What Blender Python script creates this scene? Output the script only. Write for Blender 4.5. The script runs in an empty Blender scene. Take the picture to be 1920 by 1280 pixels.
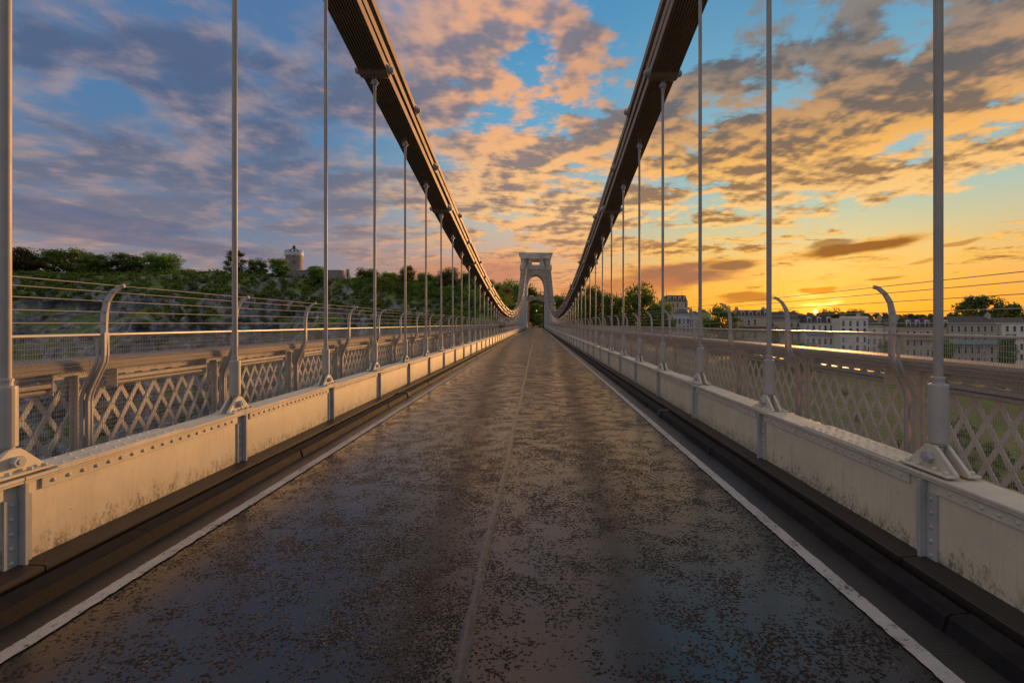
import bpy, bmesh, math, random
import numpy as np
from mathutils import Vector, Matrix, noise as mnoise

random.seed(7)
rng = np.random.default_rng(11)
R = math.radians
scene = bpy.context.scene
COL = scene.collection

# ---------------------------------------------------------------- camera
CAM_X, CAM_H, F_PX, YAW = 0.367, 1.67, 938.0, R(1.18)
cam_data = bpy.data.cameras.new('camera')
cam_data.sensor_width = 36.0
cam_data.lens = F_PX / 1920 * 36
cam_data.shift_x = -66.0 / 1920
cam_data.shift_y = -33.5 / 1920
cam_data.clip_start = 0.05
cam_data.clip_end = 20000
cam = bpy.data.objects.new('camera', cam_data)
cam.location = (CAM_X, 0, CAM_H)
cam.rotation_euler = (R(90), 0, -YAW)
COL.objects.link(cam)
scene.camera = cam

def at(px, py, Y):
    """a direction read off the photograph, taken to the distance Y along the bridge"""
    u, v = (px - 1026) / F_PX, (606.5 - py) / F_PX
    t = Y / (math.cos(YAW) - u * math.sin(YAW))
    return Vector((CAM_X + t * (math.sin(YAW) + u * math.cos(YAW)), Y, CAM_H + t * v))

def az_el(px, py):
    d = at(px, py, 1.0) - Vector((CAM_X, 0, CAM_H))
    return math.atan2(d.x, d.y), math.atan2(d.z, math.hypot(d.x, d.y))

# ---------------------------------------------------------------- exposure
scene.view_settings.view_transform = 'Standard'
scene.view_settings.look = 'None'
scene.view_settings.exposure = 0.0
scene.view_settings.gamma = 1.0
scene.view_settings.use_curve_mapping = False
scene.cycles.max_bounces = 5; scene.cycles.diffuse_bounces = 3; scene.cycles.glossy_bounces = 3
scene.cycles.transparent_max_bounces = 8
scene.cycles.use_denoising = True

def lin(r, g, b):
    f = lambda c: (c / 255 / 12.92) if c <= 10 else ((c / 255 + 0.055) / 1.055) ** 2.4
    return (f(r), f(g), f(b), 1.0)

# ---------------------------------------------------------------- node helper
class NT:
    def __init__(self, tree):
        self.t = tree; self.n = tree.nodes; self.l = tree.links
    def new(self, kind, **kw):
        nd = self.n.new(kind)
        for k, v in kw.items(): setattr(nd, k, v)
        return nd
    def put(self, sock, v):
        if isinstance(v, bpy.types.NodeSocket): self.l.new(v, sock)
        elif v is not None:
            try: sock.default_value = v
            except Exception: sock.default_value = (v, v, v)
    def m(self, op, a, b=None, c=None, clamp=False):
        nd = self.new('ShaderNodeMath', operation=op); nd.use_clamp = clamp
        for i, v in enumerate((a, b, c)):
            if v is not None: self.put(nd.inputs[i], v)
        return nd.outputs[0]
    def vm(self, op, a, b=None):
        nd = self.new('ShaderNodeVectorMath', operation=op)
        self.put(nd.inputs[0], a)
        if b is not None: self.put(nd.inputs[3 if op == 'SCALE' else 1], b)
        return nd.outputs['Value'] if op in ('DOT_PRODUCT', 'LENGTH') else nd.outputs[0]
    def ss(self, x, e0, e1, o0=0.0, o1=1.0):
        nd = self.new('ShaderNodeMapRange'); nd.interpolation_type = 'SMOOTHSTEP'
        self.put(nd.inputs[0], x)
        if e0 > e1: e0, e1, o0, o1 = e1, e0, o1, o0
        for i, v in enumerate((e0, e1, o0, o1)): nd.inputs[i + 1].default_value = v
        return nd.outputs[0]
    def mix(self, f, a, b, mode='MIX'):
        nd = self.new('ShaderNodeMix', data_type='RGBA', blend_type=mode); nd.clamp_factor = True
        self.put(nd.inputs[0], f); self.put(nd.inputs[6], a); self.put(nd.inputs[7], b)
        return nd.outputs[2]
    def noise(self, vec, scale, detail=4, rough=0.5, dist=0.0, dim='3D'):
        nd = self.new('ShaderNodeTexNoise', noise_dimensions=dim)
        if vec is not None: self.put(nd.inputs['Vector'], vec)
        nd.inputs['Scale'].default_value = scale; nd.inputs['Detail'].default_value = detail
        self.put(nd.inputs['Roughness'], rough); nd.inputs['Distortion'].default_value = dist
        return nd.outputs['Fac']
    def ramp(self, f, stops, ease='LINEAR'):
        nd = self.new('ShaderNodeValToRGB'); cr = nd.color_ramp; cr.interpolation = ease
        while len(cr.elements) < len(stops): cr.elements.new(0.5)
        for e, (p, c) in zip(cr.elements, stops): e.position = p; e.color = c
        self.put(nd.inputs[0], f); return nd.outputs[0]
    def xyz(self, v):
        nd = self.new('ShaderNodeSeparateXYZ'); self.put(nd.inputs[0], v); return nd.outputs
    def cxyz(self, x, y, z):
        nd = self.new('ShaderNodeCombineXYZ')
        for i, v in enumerate((x, y, z)): self.put(nd.inputs[i], v)
        return nd.outputs[0]

# ---------------------------------------------------------------- sky
SUN_AZ, SUN_EL = az_el(1529, 584)
LAMP_EL = R(5.0)
world = bpy.data.worlds.new('World'); scene.world = world; world.use_nodes = True
def build_sky():
    w = NT(world.node_tree); w.n.clear()
    out = w.new('ShaderNodeOutputWorld'); bg = w.new('ShaderNodeBackground')
    w.l.new(bg.outputs[0], out.inputs[0])
    d = w.vm('NORMALIZE', w.new('ShaderNodeTexCoord').outputs['Generated'])
    X, Y, Z = w.xyz(d)
    az = w.m('ARCTAN2', X, Y); el = w.m('ARCSINE', Z)
    elp = w.m('MAXIMUM', el, 0.0)
    fe = w.m('DIVIDE', elp, R(40), clamp=True)
    dz = w.m('ABSOLUTE', w.m('SUBTRACT', az, SUN_AZ))
    # wrap so that the far side of the sky is continuous
    dz = w.m('MINIMUM', dz, w.m('SUBTRACT', 2 * math.pi, dz))
    k_sun = w.ss(dz, R(31), R(9)); k_far = w.ss(dz, R(29), R(58))
    S = lambda *st: [(e / 40, lin(*c)) for e, c in st]
    def three(sun, mid, far):
        a = w.mix(k_sun, w.ramp(fe, S(*mid)), w.ramp(fe, S(*sun)))
        return w.mix(k_far, a, w.ramp(fe, S(*far)))
    clear = three(
        [(0, (252, 146, 8)), (1.8, (253, 160, 24)), (4, (246, 172, 58)), (6.5, (234, 186, 100)), (9, (206, 192, 142)), (12, (172, 192, 172)), (16, (146, 186, 192)), (25, (110, 165, 192)), (34, (78, 140, 182))],
        [(0, (222, 142, 96)), (6, (220, 160, 118)), (12, (188, 190, 178)), (20, (108, 166, 196)), (30, (74, 144, 190)), (38, (76, 138, 184))],
        [(0, (122, 118, 136)), (5, (132, 130, 146)), (12, (104, 122, 152)), (20, (80, 122, 164)), (30, (80, 116, 160)), (38, (92, 126, 164))])
    nishita = w.new('ShaderNodeTexSky', sky_type='NISHITA'); nishita.sun_disc = False
    nishita.sun_elevation = LAMP_EL; nishita.sun_rotation = SUN_AZ
    clear = w.mix(1.0, clear, w.mix(1.0, nishita.outputs[0], (0.006, 0.006, 0.006, 1), 'MULTIPLY'), 'ADD')
    lit = three(
        [(0, (255, 190, 60)), (5, (255, 196, 84)), (12, (255, 205, 132)), (17, (250, 184, 96)), (21, (196, 150, 104)), (26, (140, 128, 118)), (34, (134, 130, 132)), (40, (200, 180, 165))],
        [(0, (226, 150, 100)), (6, (240, 170, 112)), (13, (255, 200, 132)), (22, (242, 176, 122)), (34, (232, 170, 132)), (40, (232, 200, 172))],
        [(0, (156, 134, 134)), (6, (184, 150, 138)), (13, (176, 150, 144)), (24, (176, 152, 148)), (34, (194, 164, 152)), (40, (226, 202, 184))])
    shade = three(
        [(0, (205, 120, 30)), (5, (178, 112, 48)), (10, (170, 122, 72)), (17, (138, 110, 84)), (22, (104, 98, 96)), (34, (92, 96, 106)), (40, (140, 136, 138))],
        [(0, (184, 124, 96)), (7, (178, 132, 104)), (13, (150, 124, 110)), (20, (140, 126, 124)), (34, (132, 128, 142)), (40, (152, 148, 148))],
        [(0, (124, 118, 130)), (6, (136, 128, 134)), (12, (106, 110, 130)), (20, (84, 96, 126)), (34, (88, 100, 132)), (40, (152, 148, 150))])
    # blobs of more or less cloud, in azimuth and elevation
    wob = w.noise(w.cxyz(az, el, 0.0), 5.0, 3, 0.55, 0.0, '2D')
    wob = w.m('SUBTRACT', wob, 0.5)
    def blob(px, py, rx, ry, tilt=0.0, warp=0.12):
        a0, e0 = az_el(px, py)
        a1, _ = az_el(px + rx, py); _, e1 = az_el(px, py - ry)
        ra, re = abs(a1 - a0), abs(e1 - e0)
        u = w.m('SUBTRACT', az, a0); v = w.m('SUBTRACT', w.m('ADD', el, w.m('MULTIPLY', wob, warp)), e0)
        if tilt: v = w.m('SUBTRACT', v, w.m('MULTIPLY', u, math.tan(R(tilt))))
        u = w.m('DIVIDE', u, ra); v = w.m('DIVIDE', v, re)
        return w.m('EXPONENT', w.m('MULTIPLY', w.m('ADD', w.m('MULTIPLY', u, u), w.m('MULTIPLY', v, v)), -1.0))
    bias = 0.0
    def addb(b, k):
        nonlocal bias
        bias = w.m('MULTIPLY_ADD', b, k, bias)
    for px, py, rx, ry, t, k in [
        (190, 165, 75, 32, -12, -0.24), (985, 110, 80, 55, 0, -0.15), (1190, 60, 70, 80, 0, -0.13), (1000, 30, 60, 40, 0, 0.06), (1090, 100, 40, 60, 10, 0.10),
        (1750, 415, 250, 42, 4, -0.22), (1600, 560, 420, 50, 0, -0.25), (1480, 185, 70, 26, -6, -0.12),
        (1700, 110, 50, 60, 0, -0.12), (1330, 60, 60, 60, 0, -0.08), (860, 60, 85, 75, 30, 0.16), (1660, 200, 320, 50, 12, 0.16), (1400, 230, 150, 40, 0, 0.10),
        (1560, 330, 150, 30, 0, 0.07), (1850, 290, 120, 36, 10, 0.12), (950, 330, 190, 70, 0, 0.07), (330, 330, 300, 90, 0, 0.09),
        (300, 60, 150, 50, -15, 0.10), (1060, 430, 160, 40, 0, 0.03), (1250, 400, 90, 60, 0, 0.03), (1640, 100, 300, 80, 0, 0.10), (1860, 60, 140, 100, 0, 0.10), (1330, 280, 120, 60, 0, 0.06), (1190, 170, 110, 130, 0, 0.09), (600, 150, 130, 150, 0, 0.09), (420, 120, 150, 90, 0, 0.07), (700, 60, 80, 60, 0, 0.06), (1050, 150, 120, 60, 0, 0.05)]:
        addb(blob(px, py, rx, ry, t, 0.08), k)
    far_soft = w.ss(dz, R(34), R(52))
    # cloud deck projected from a flat layer
    h = w.m('ADD', w.m('MAXIMUM', Z, 0.0), 0.10)
    qx = w.m('DIVIDE', X, h); qy = w.m('DIVIDE', Y, h)
    q = w.cxyz(qx, qy, 0.0)
    rough = w.m('MULTIPLY_ADD', far_soft, -0.12, 0.61)
    def field(vec):
        n1 = w.noise(vec, 1.9, 7, rough, 0.25, '2D')
        n2 = w.noise(vec, 5.2, 4, rough, 0.0, '2D')
        return w.m('MULTIPLY_ADD', n2, 0.38, w.m('MULTIPLY', n1, 0.74))
    sh = (math.sin(SUN_AZ), math.cos(SUN_AZ))
    f1 = field(q)
    g1 = w.noise(q, 2.6, 4, rough, 0.0, '2D'); g2 = w.noise(w.cxyz(w.m('ADD', qx, 0.07 * sh[0]), w.m('ADD', qy, 0.07 * sh[1]), 0.0), 2.6, 4, rough, 0.0, '2D')
    fb = w.m('ADD', f1, bias)
    base = w.m('ADD', w.m('MULTIPLY_ADD', far_soft, 0.05, fb), w.ss(el, R(36), R(52), 0.0, 0.13))  # more cloud overhead, above the view, added to lift the ambient light
    lo = 0.49
    D = w.ss(w.m('DIVIDE', w.m('SUBTRACT', base, lo), w.m('MULTIPLY_ADD', far_soft, 0.13, 0.10)), 0.0, 1.0)
    D = w.m('MULTIPLY', D, w.ss(el, R(-0.5), R(5), 0.35, 1.0))
    thick = w.ss(base, lo + 0.02, lo + 0.30)
    rel = w.m('MULTIPLY', w.m('SUBTRACT', g1, g2), w.m('MULTIPLY_ADD', far_soft, -2.0, 5.2))
    fine = w.m('SUBTRACT', w.noise(q, 7.5, 4, 0.62, 0.0, '2D'), 0.5)
    big = w.m('SUBTRACT', w.noise(q, 0.9, 2, 0.5, 0.0, '2D'), 0.5)
    L = w.m('SUBTRACT', 0.86, w.m('MULTIPLY', thick, 0.56))
    L = w.m('ADD', L, w.m('ADD', rel, w.m('ADD', w.m('MULTIPLY', fine, 0.95), w.m('MULTIPLY', big, 0.7))))
    L = w.m('MULTIPLY_ADD', far_soft, -0.16, L)
    L = w.ss(L, 0.0, 1.08)
    cloud = w.mix(L, shade, lit)
    col = w.mix(w.m('MULTIPLY', D, w.m('MULTIPLY_ADD', far_soft, -0.15, 0.97)), clear, cloud)
    # long low clouds near the sun and the bank behind the bridge tower
    def low(px, py, rx, ry, t, c, k, e0=0.35, e1=0.75, rim=None):
        nonlocal col
        b = blob(px, py, rx, ry, t, 0.03)
        b2 = w.m('ADD', b, w.m('MULTIPLY', w.m('SUBTRACT', streak, 0.5), 0.9))
        if rim: col = w.mix(w.m('MULTIPLY', w.ss(b2, e0 - 0.18, e1 - 0.1), 0.85 * k), col, lin(*rim))
        col = w.mix(w.m('MULTIPLY', w.ss(b2, e0, e1), k), col, lin(*c))
    streak = w.noise(w.cxyz(az, w.m('MULTIPLY', el, 4.5), 0.0), 9.0, 5, 0.6, 0.0, '2D')
    low(880, 520, 150, 45, 0, (196, 132, 104), 0.75)
    low(1270, 515, 140, 24, 2, (166, 112, 84), 0.92, rim=(240, 160, 70))
    low(1160, 545, 160, 30, 0, (206, 128, 76), 0.8)
    low(1370, 500, 55, 10, 4, (140, 96, 68), 0.8, rim=(250, 180, 80))
    low(1600, 468, 150, 14, 5, (152, 96, 44), 0.95, rim=(250, 176, 70))
    low(1560, 458, 60, 8, 6, (134, 90, 52), 0.7)
    low(1800, 460, 60, 5, 8, (206, 136, 60), 0.8)
    low(1400, 556, 70, 11, 0, (190, 116, 40), 0.8)
    low(1530, 541, 45, 6, 0, (214, 126, 22), 0.8)
    low(1660, 522, 45, 4, 8, (206, 130, 44), 0.8)
    low(1730, 493, 40, 4, 5, (214, 146, 62), 0.7)
    low(160, 400, 260, 22, -5, (96, 104, 132), 0.7)
    low(250, 445, 330, 20, -6, (104, 106, 130), 0.6)
    for px, py, rx, ry, g in [(1505, 552, 40, 5, 1.0), (1545, 568, 55, 6, 1.3), (1540, 526, 34, 4, 0.8), (1575, 558, 34, 3, 1.0), (1600, 540, 40, 4, .6)]:
        b = blob(px, py, rx, ry, 2, 0.03)
        b = w.ss(w.m('ADD', b, w.m('MULTIPLY', w.m('SUBTRACT', streak, 0.5), 0.8)), 0.35, 0.85)
        col = w.mix(w.m('MULTIPLY', b, min(1, g)), col, (1.25 * g, 0.74 * g, 0.16 * g, 1))
    # the sun itself and its glow
    sd = (math.sin(SUN_AZ) * math.cos(SUN_EL), math.cos(SUN_AZ) * math.cos(SUN_EL), math.sin(SUN_EL))
    ang = w.m('ARCCOSINE', w.m('MINIMUM', w.vm('DOT_PRODUCT', d, sd), 0.999999))
    glow = w.m('EXPONENT', w.m('MULTIPLY', ang, -1 / R(1.7)))
    col = w.mix(w.m('MULTIPLY', glow, 0.9), col, w.mix(1.0, col, (0.75, 0.36, 0.03, 1), 'ADD'))
    disc = w.ss(ang, R(0.24), R(0.12))
    col = w.mix(disc, col, (7.0, 4.4, 1.6, 1))
    # sky opposite the sun, out of view, brightened as added fill light
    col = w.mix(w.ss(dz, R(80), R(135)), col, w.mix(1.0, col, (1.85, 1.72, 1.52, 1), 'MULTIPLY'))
    # below the horizon: dim ground haze
    col = w.mix(w.ss(el, R(-0.5), R(-3)), col, (0.10, 0.08, 0.06, 1))
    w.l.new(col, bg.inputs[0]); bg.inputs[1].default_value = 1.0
build_sky()
world.cycles.sampling_method = 'NONE'

# ---------------------------------------------------------------- sun
sun_data = bpy.data.lights.new('sun', 'SUN')
sun_data.energy = 5.0; sun_data.angle = R(8); sun_data.color = (1.0, 0.49, 0.17)
sun = bpy.data.objects.new('sun', sun_data); COL.objects.link(sun)
sv = Vector((math.sin(SUN_AZ) * math.cos(LAMP_EL), math.cos(SUN_AZ) * math.cos(LAMP_EL), math.sin(LAMP_EL)))
sun.rotation_euler = sv.to_track_quat('Z', 'Y').to_euler()
sun.location = (60, 100, 60)

# ================================================================ helpers
class MB:
    """collects shapes into one mesh"""
    def __init__(self): self.v = []; self.f = []; self.mi = []; self.cur = 0
    def add(self, vs, fs):
        o = len(self.v); self.v += [tuple(p) for p in vs]
        self.f += [tuple(i + o for i in f) for f in fs]; self.mi += [self.cur] * len(fs); return self
    def box(self, a, b):
        x0, y0, z0 = a; x1, y1, z1 = b
        x0, x1 = min(x0, x1), max(x0, x1); y0, y1 = min(y0, y1), max(y0, y1); z0, z1 = min(z0, z1), max(z0, z1)
        vs = [(x0, y0, z0), (x1, y0, z0), (x1, y1, z0), (x0, y1, z0), (x0, y0, z1), (x1, y0, z1), (x1, y1, z1), (x0, y1, z1)]
        return self.add(vs, [(0, 3, 2, 1), (4, 5, 6, 7), (0, 1, 5, 4), (1, 2, 6, 5), (2, 3, 7, 6), (3, 0, 4, 7)])
    def prism(self, pts, axis, a, b):
        """2-D outline pts pushed along axis ('x','y','z') from a to b"""
        n = len(pts)
        def P(p, t): return {'x': (t, p[0], p[1]), 'y': (p[0], t, p[1]), 'z': (p[0], p[1], t)}[axis]
        vs = [P(p, a) for p in pts] + [P(p, b) for p in pts]
        fs = [tuple(range(n))[::-1], tuple(range(n, 2 * n))] + [(i, (i + 1) % n, n + (i + 1) % n, n + i) for i in range(n)]
        return self.add(vs, fs)
    def tube(self, path, rad, n=6, cap=True):
        path = [Vector(p) for p in path]; k = len(path)
        rads = rad if isinstance(rad, (list, tuple)) else [rad] * k
        rings = []
        for i, p in enumerate(path):
            t = (path[min(i + 1, k - 1)] - path[max(i - 1, 0)]).normalized()
            ref = Vector((0, 0, 1)) if abs(t.z) < 0.9 else Vector((1, 0, 0))
            a = t.cross(ref).normalized(); b = t.cross(a).normalized()
            rings.append([p + (a * math.cos(2 * math.pi * j / n) + b * math.sin(2 * math.pi * j / n)) * rads[i] for j in range(n)])
        vs = [q for r in rings for q in r]
        fs = [(i * n + j, i * n + (j + 1) % n, (i + 1) * n + (j + 1) % n, (i + 1) * n + j) for i in range(k - 1) for j in range(n)]
        if cap: fs += [tuple(range(n))[::-1], tuple(range((k - 1) * n, k * n))]
        return self.add(vs, fs)
    def lathe(self, prof, n=16, c=(0, 0, 0)):
        """prof: (radius, z) pairs"""
        vs = [(c[0] + r * math.cos(2 * math.pi * j / n), c[1] + r * math.sin(2 * math.pi * j / n), c[2] + z) for r, z in prof for j in range(n)]
        k = len(prof)
        fs = [(i * n + j, i * n + (j + 1) % n, (i + 1) * n + (j + 1) % n, (i + 1) * n + j) for i in range(k - 1) for j in range(n)]
        fs += [tuple(range(n))[::-1], tuple(range((k - 1) * n, k * n))]
        return self.add(vs, fs)
    def dome(self, c, r, axis, h=0.6, n=6):
        """a rivet head on a surface facing `axis`"""
        ax = Vector(axis); ref = Vector((0, 0, 1)) if abs(ax.z) < 0.9 else Vector((1, 0, 0))
        a = ax.cross(ref).normalized(); b = ax.cross(a).normalized(); c = Vector(c)
        vs = []
        for rr, hh in ((1.0, 0.0), (0.72, 0.7)):
            vs += [c + (a * math.cos(2 * math.pi * j / n) + b * math.sin(2 * math.pi * j / n)) * r * rr + ax * r * h * hh for j in range(n)]
        vs.append(c + ax * r * h)
        fs = [(j, (j + 1) % n, n + (j + 1) % n, n + j) for j in range(n)] + [(n + j, n + (j + 1) % n, 2 * n) for j in range(n)]
        return self.add(vs, fs)
    def mesh(self, name, mats, smooth=False):
        me = bpy.data.meshes.new(name); me.from_pydata(self.v, [], self.f)
        for mm in (mats if isinstance(mats, (list, tuple)) else [mats]): me.materials.append(mm)
        if any(self.mi): me.polygons.foreach_set('material_index', self.mi)
        if smooth: me.polygons.foreach_set('use_smooth', [True] * len(me.polygons))
        me.update(); return me

def put(name, me, parent=None, loc=(0, 0, 0), rot=(0, 0, 0), scale=(1, 1, 1)):
    o = bpy.data.objects.new(name, me); COL.objects.link(o)
    o.location = loc; o.rotation_euler = rot; o.scale = scale
    if parent is not None: o.parent = parent
    return o
def tag(o, label=None, cat=None, group=None, kind=None):
    if label: o['label'] = label
    if cat: o['category'] = cat
    if group: o['group'] = group
    if kind: o['kind'] = kind
    return o
def thing(name, label, cat, loc=(0, 0, 0), rz=0.0, group=None):
    return tag(put(name, None, None, loc, (0, 0, rz)), label, cat, group)
def bevel(me, w, seg=1):
    bm = bmesh.new(); bm.from_mesh(me); bmesh.ops.remove_doubles(bm, verts=bm.verts, dist=1e-5)
    bmesh.ops.bevel(bm, geom=[e for e in bm.edges if len(e.link_faces) == 2 and e.calc_face_angle(0) > 0.5], offset=w, segments=seg, affect='EDGES', profile=0.6)
    bm.to_mesh(me); bm.free(); return me

# ---------------------------------------------------------------- materials
def material(name):
    m = bpy.data.materials.new(name); m.use_nodes = True
    w = NT(m.node_tree); b = w.n['Principled BSDF']
    return m, w, b
def bump(w, b, h, strength=0.3, dist=0.01):
    n = w.new('ShaderNodeBump'); n.inputs['Strength'].default_value = strength; n.inputs['Distance'].default_value = dist
    w.put(n.inputs['Height'], h); w.l.new(n.outputs[0], b.inputs['Normal'])
def simple(name, c1, c2, scale=4.0, rough=0.6, metal=0.0, bmp=0.0, bscale=None, coord='Object', stretch=(1, 1, 1), detail=6, spec=0.5):
    m, w, b = material(name)
    tc = w.new('ShaderNodeNewGeometry').outputs['Position'] if coord == 'World' else w.new('ShaderNodeTexCoord').outputs[coord]
    if stretch != (1, 1, 1): tc = w.vm('MULTIPLY', tc, stretch)
    n = w.noise(tc, scale, detail, 0.6)
    w.l.new(w.mix(w.ss(n, 0.32, 0.68), (*c1, 1), (*c2, 1)), b.inputs['Base Color'])
    w.put(b.inputs['Roughness'], w.m('MULTIPLY_ADD', n, 0.25, rough - 0.12))
    b.inputs['Metallic'].default_value = metal; b.inputs['Specular IOR Level'].default_value = spec
    if bmp: bump(w, b, w.noise(tc, bscale or scale * 4, 5, 0.6), bmp)
    return m
def wpos(w): return w.new('ShaderNodeNewGeometry').outputs['Position']

def paint(name, c1, c2, rough=0.45, grime=0.35):
    """weathered oil paint on iron: blotches, streaks running down, chips of rust"""
    m, w, b = material(name)
    p = wpos(w)
    n = w.noise(p, 3.0, 6, 0.6); st = w.noise(w.vm('MULTIPLY', p, (9, 9, 0.9)), 4.0, 5, 0.6)
    c = w.mix(w.ss(n, 0.3, 0.7), (*c1, 1), (*c2, 1))
    c = w.mix(w.m('MULTIPLY', w.ss(st, 0.55, 0.78), grime), c, (0.10, 0.085, 0.06, 1))
    chip = w.noise(p, 26, 4, 0.65)
    c = w.mix(w.m('MULTIPLY', w.ss(chip, 0.72, 0.76), 0.8), c, (0.09, 0.04, 0.02, 1))
    w.l.new(c, b.inputs['Base Color'])
    w.put(b.inputs['Roughness'], w.m('MULTIPLY_ADD', n, 0.3, rough - 0.15))
    bump(w, b, w.noise(p, 60, 4, 0.6), 0.12, 0.004)
    return m
M = {}
M['paint'] = paint('cream_iron_paint', (0.62, 0.56, 0.43), (0.53, 0.48, 0.37), 0.62)
M['paint_lattice'] = paint('pale_lattice_paint', (0.62, 0.60, 0.53), (0.54, 0.52, 0.46), 0.6)
M['paint_rod'] = paint('pale_grey_rod_paint', (0.42, 0.385, 0.33), (0.35, 0.325, 0.28), 0.5, 0.2)
M['paint_post'] = paint('warm_grey_post_paint', (0.46, 0.43, 0.385), (0.39, 0.365, 0.33), 0.5, 0.2)
M['paint_stiff'] = paint('blue_grey_paint', (0.42, 0.43, 0.40), (0.32, 0.33, 0.31), 0.5, 0.4)
M['chain'] = paint('chain_paint', (0.38, 0.285, 0.205), (0.31, 0.235, 0.17), 0.7, 0.2)
M['boss'] = paint('pin_boss_paint', (0.40, 0.41, 0.41), (0.33, 0.34, 0.35), 0.45, 0.2)
M['wire'] = simple('galvanised_wire', (0.48, 0.45, 0.40), (0.40, 0.38, 0.34), 30, 0.45, 0.3)
M['rail_gold'] = simple('fence_rail_paint', (0.46, 0.43, 0.38), (0.40, 0.37, 0.33), 8, 0.32)
def girder_web():
    """painted web plates with moss and dirt creeping up from the foot"""
    m, w, b = material('girder_web_paint')
    p = wpos(w); z = w.xyz(p)[2]
    n = w.noise(p, 2.6, 6, 0.6)
    c = w.mix(w.ss(n, 0.3, 0.7), (0.68, 0.60, 0.42, 1), (0.58, 0.52, 0.37, 1))
    st = w.noise(w.vm('MULTIPLY', p, (14, 14, 1.2)), 3.0, 5, 0.65)
    c = w.mix(w.m('MULTIPLY', w.ss(st, 0.5, 0.8), 0.32), c, (0.16, 0.14, 0.10, 1))
    mo = w.noise(w.vm('MULTIPLY', p, (5, 5, 2.5)), 3.0, 7, 0.7)
    edge = w.ss(w.m('ADD', z, w.m('MULTIPLY', w.m('SUBTRACT', mo, 0.5), -0.75)), 0.27, 0.08)
    fine = w.noise(p, 34, 5, 0.7)
    moss = w.m('MULTIPLY', edge, w.ss(fine, 0.38, 0.58))
    c = w.mix(w.m('MULTIPLY', moss, 0.85), c, w.mix(w.noise(p, 7, 3), (0.04, 0.036, 0.018, 1), (0.20, 0.16, 0.06, 1)))
    sc = w.noise(w.vm('MULTIPLY', p, (1, 3, 9)), 5.5, 2, 0.5)
    c = w.mix(w.m('MULTIPLY', w.ss(sc, 0.755, 0.775), 0.7), c, (0.05, 0.03, 0.02, 1))
    run = w.noise(w.vm('MULTIPLY', p, (1, 11, 0.35)), 1.6, 4, 0.6); top = w.ss(z, 0.30, 0.60)
    c = w.mix(w.m('MULTIPLY', w.m('MULTIPLY', w.ss(run, 0.64, 0.74), top), 0.45), c, (0.20, 0.10, 0.05, 1))
    chip = w.noise(p, 22, 4, 0.65)
    c = w.mix(w.m('MULTIPLY', w.ss(chip, 0.71, 0.74), 0.7), c, (0.07, 0.035, 0.02, 1))
    w.l.new(c, b.inputs['Base Color']); b.inputs['Roughness'].default_value = 0.5
    bump(w, b, w.noise(p, 9, 5, 0.6), 0.10, 0.01)
    return m
M['web'] = girder_web()
def timber(name, c1, c2, rough=0.55):
    m, w, b = material(name); p = wpos(w)
    g = w.noise(w.vm('MULTIPLY', p, (24, 0.9, 24)), 3.0, 6, 0.65)
    c = w.mix(w.ss(g, 0.3, 0.7), (*c1, 1), (*c2, 1)); w.l.new(c, b.inputs['Base Color'])
    w.put(b.inputs['Roughness'], w.m('MULTIPLY_ADD', g, 0.2, rough - 0.1)); bump(w, b, g, 0.2, 0.006)
    return m
M['timber'] = timber('varnished_handrail_timber', (0.27, 0.225, 0.18), (0.18, 0.15, 0.12))
M['ledge'] = timber('brown_ledge', (0.034, 0.025, 0.020), (0.020, 0.015, 0.012), 0.55)
M['kerb'] = simple('black_kerb_rubber', (0.012, 0.012, 0.013), (0.022, 0.020, 0.019), 7, 0.65, 0, 0.25, 50, 'World', spec=0.1)
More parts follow.
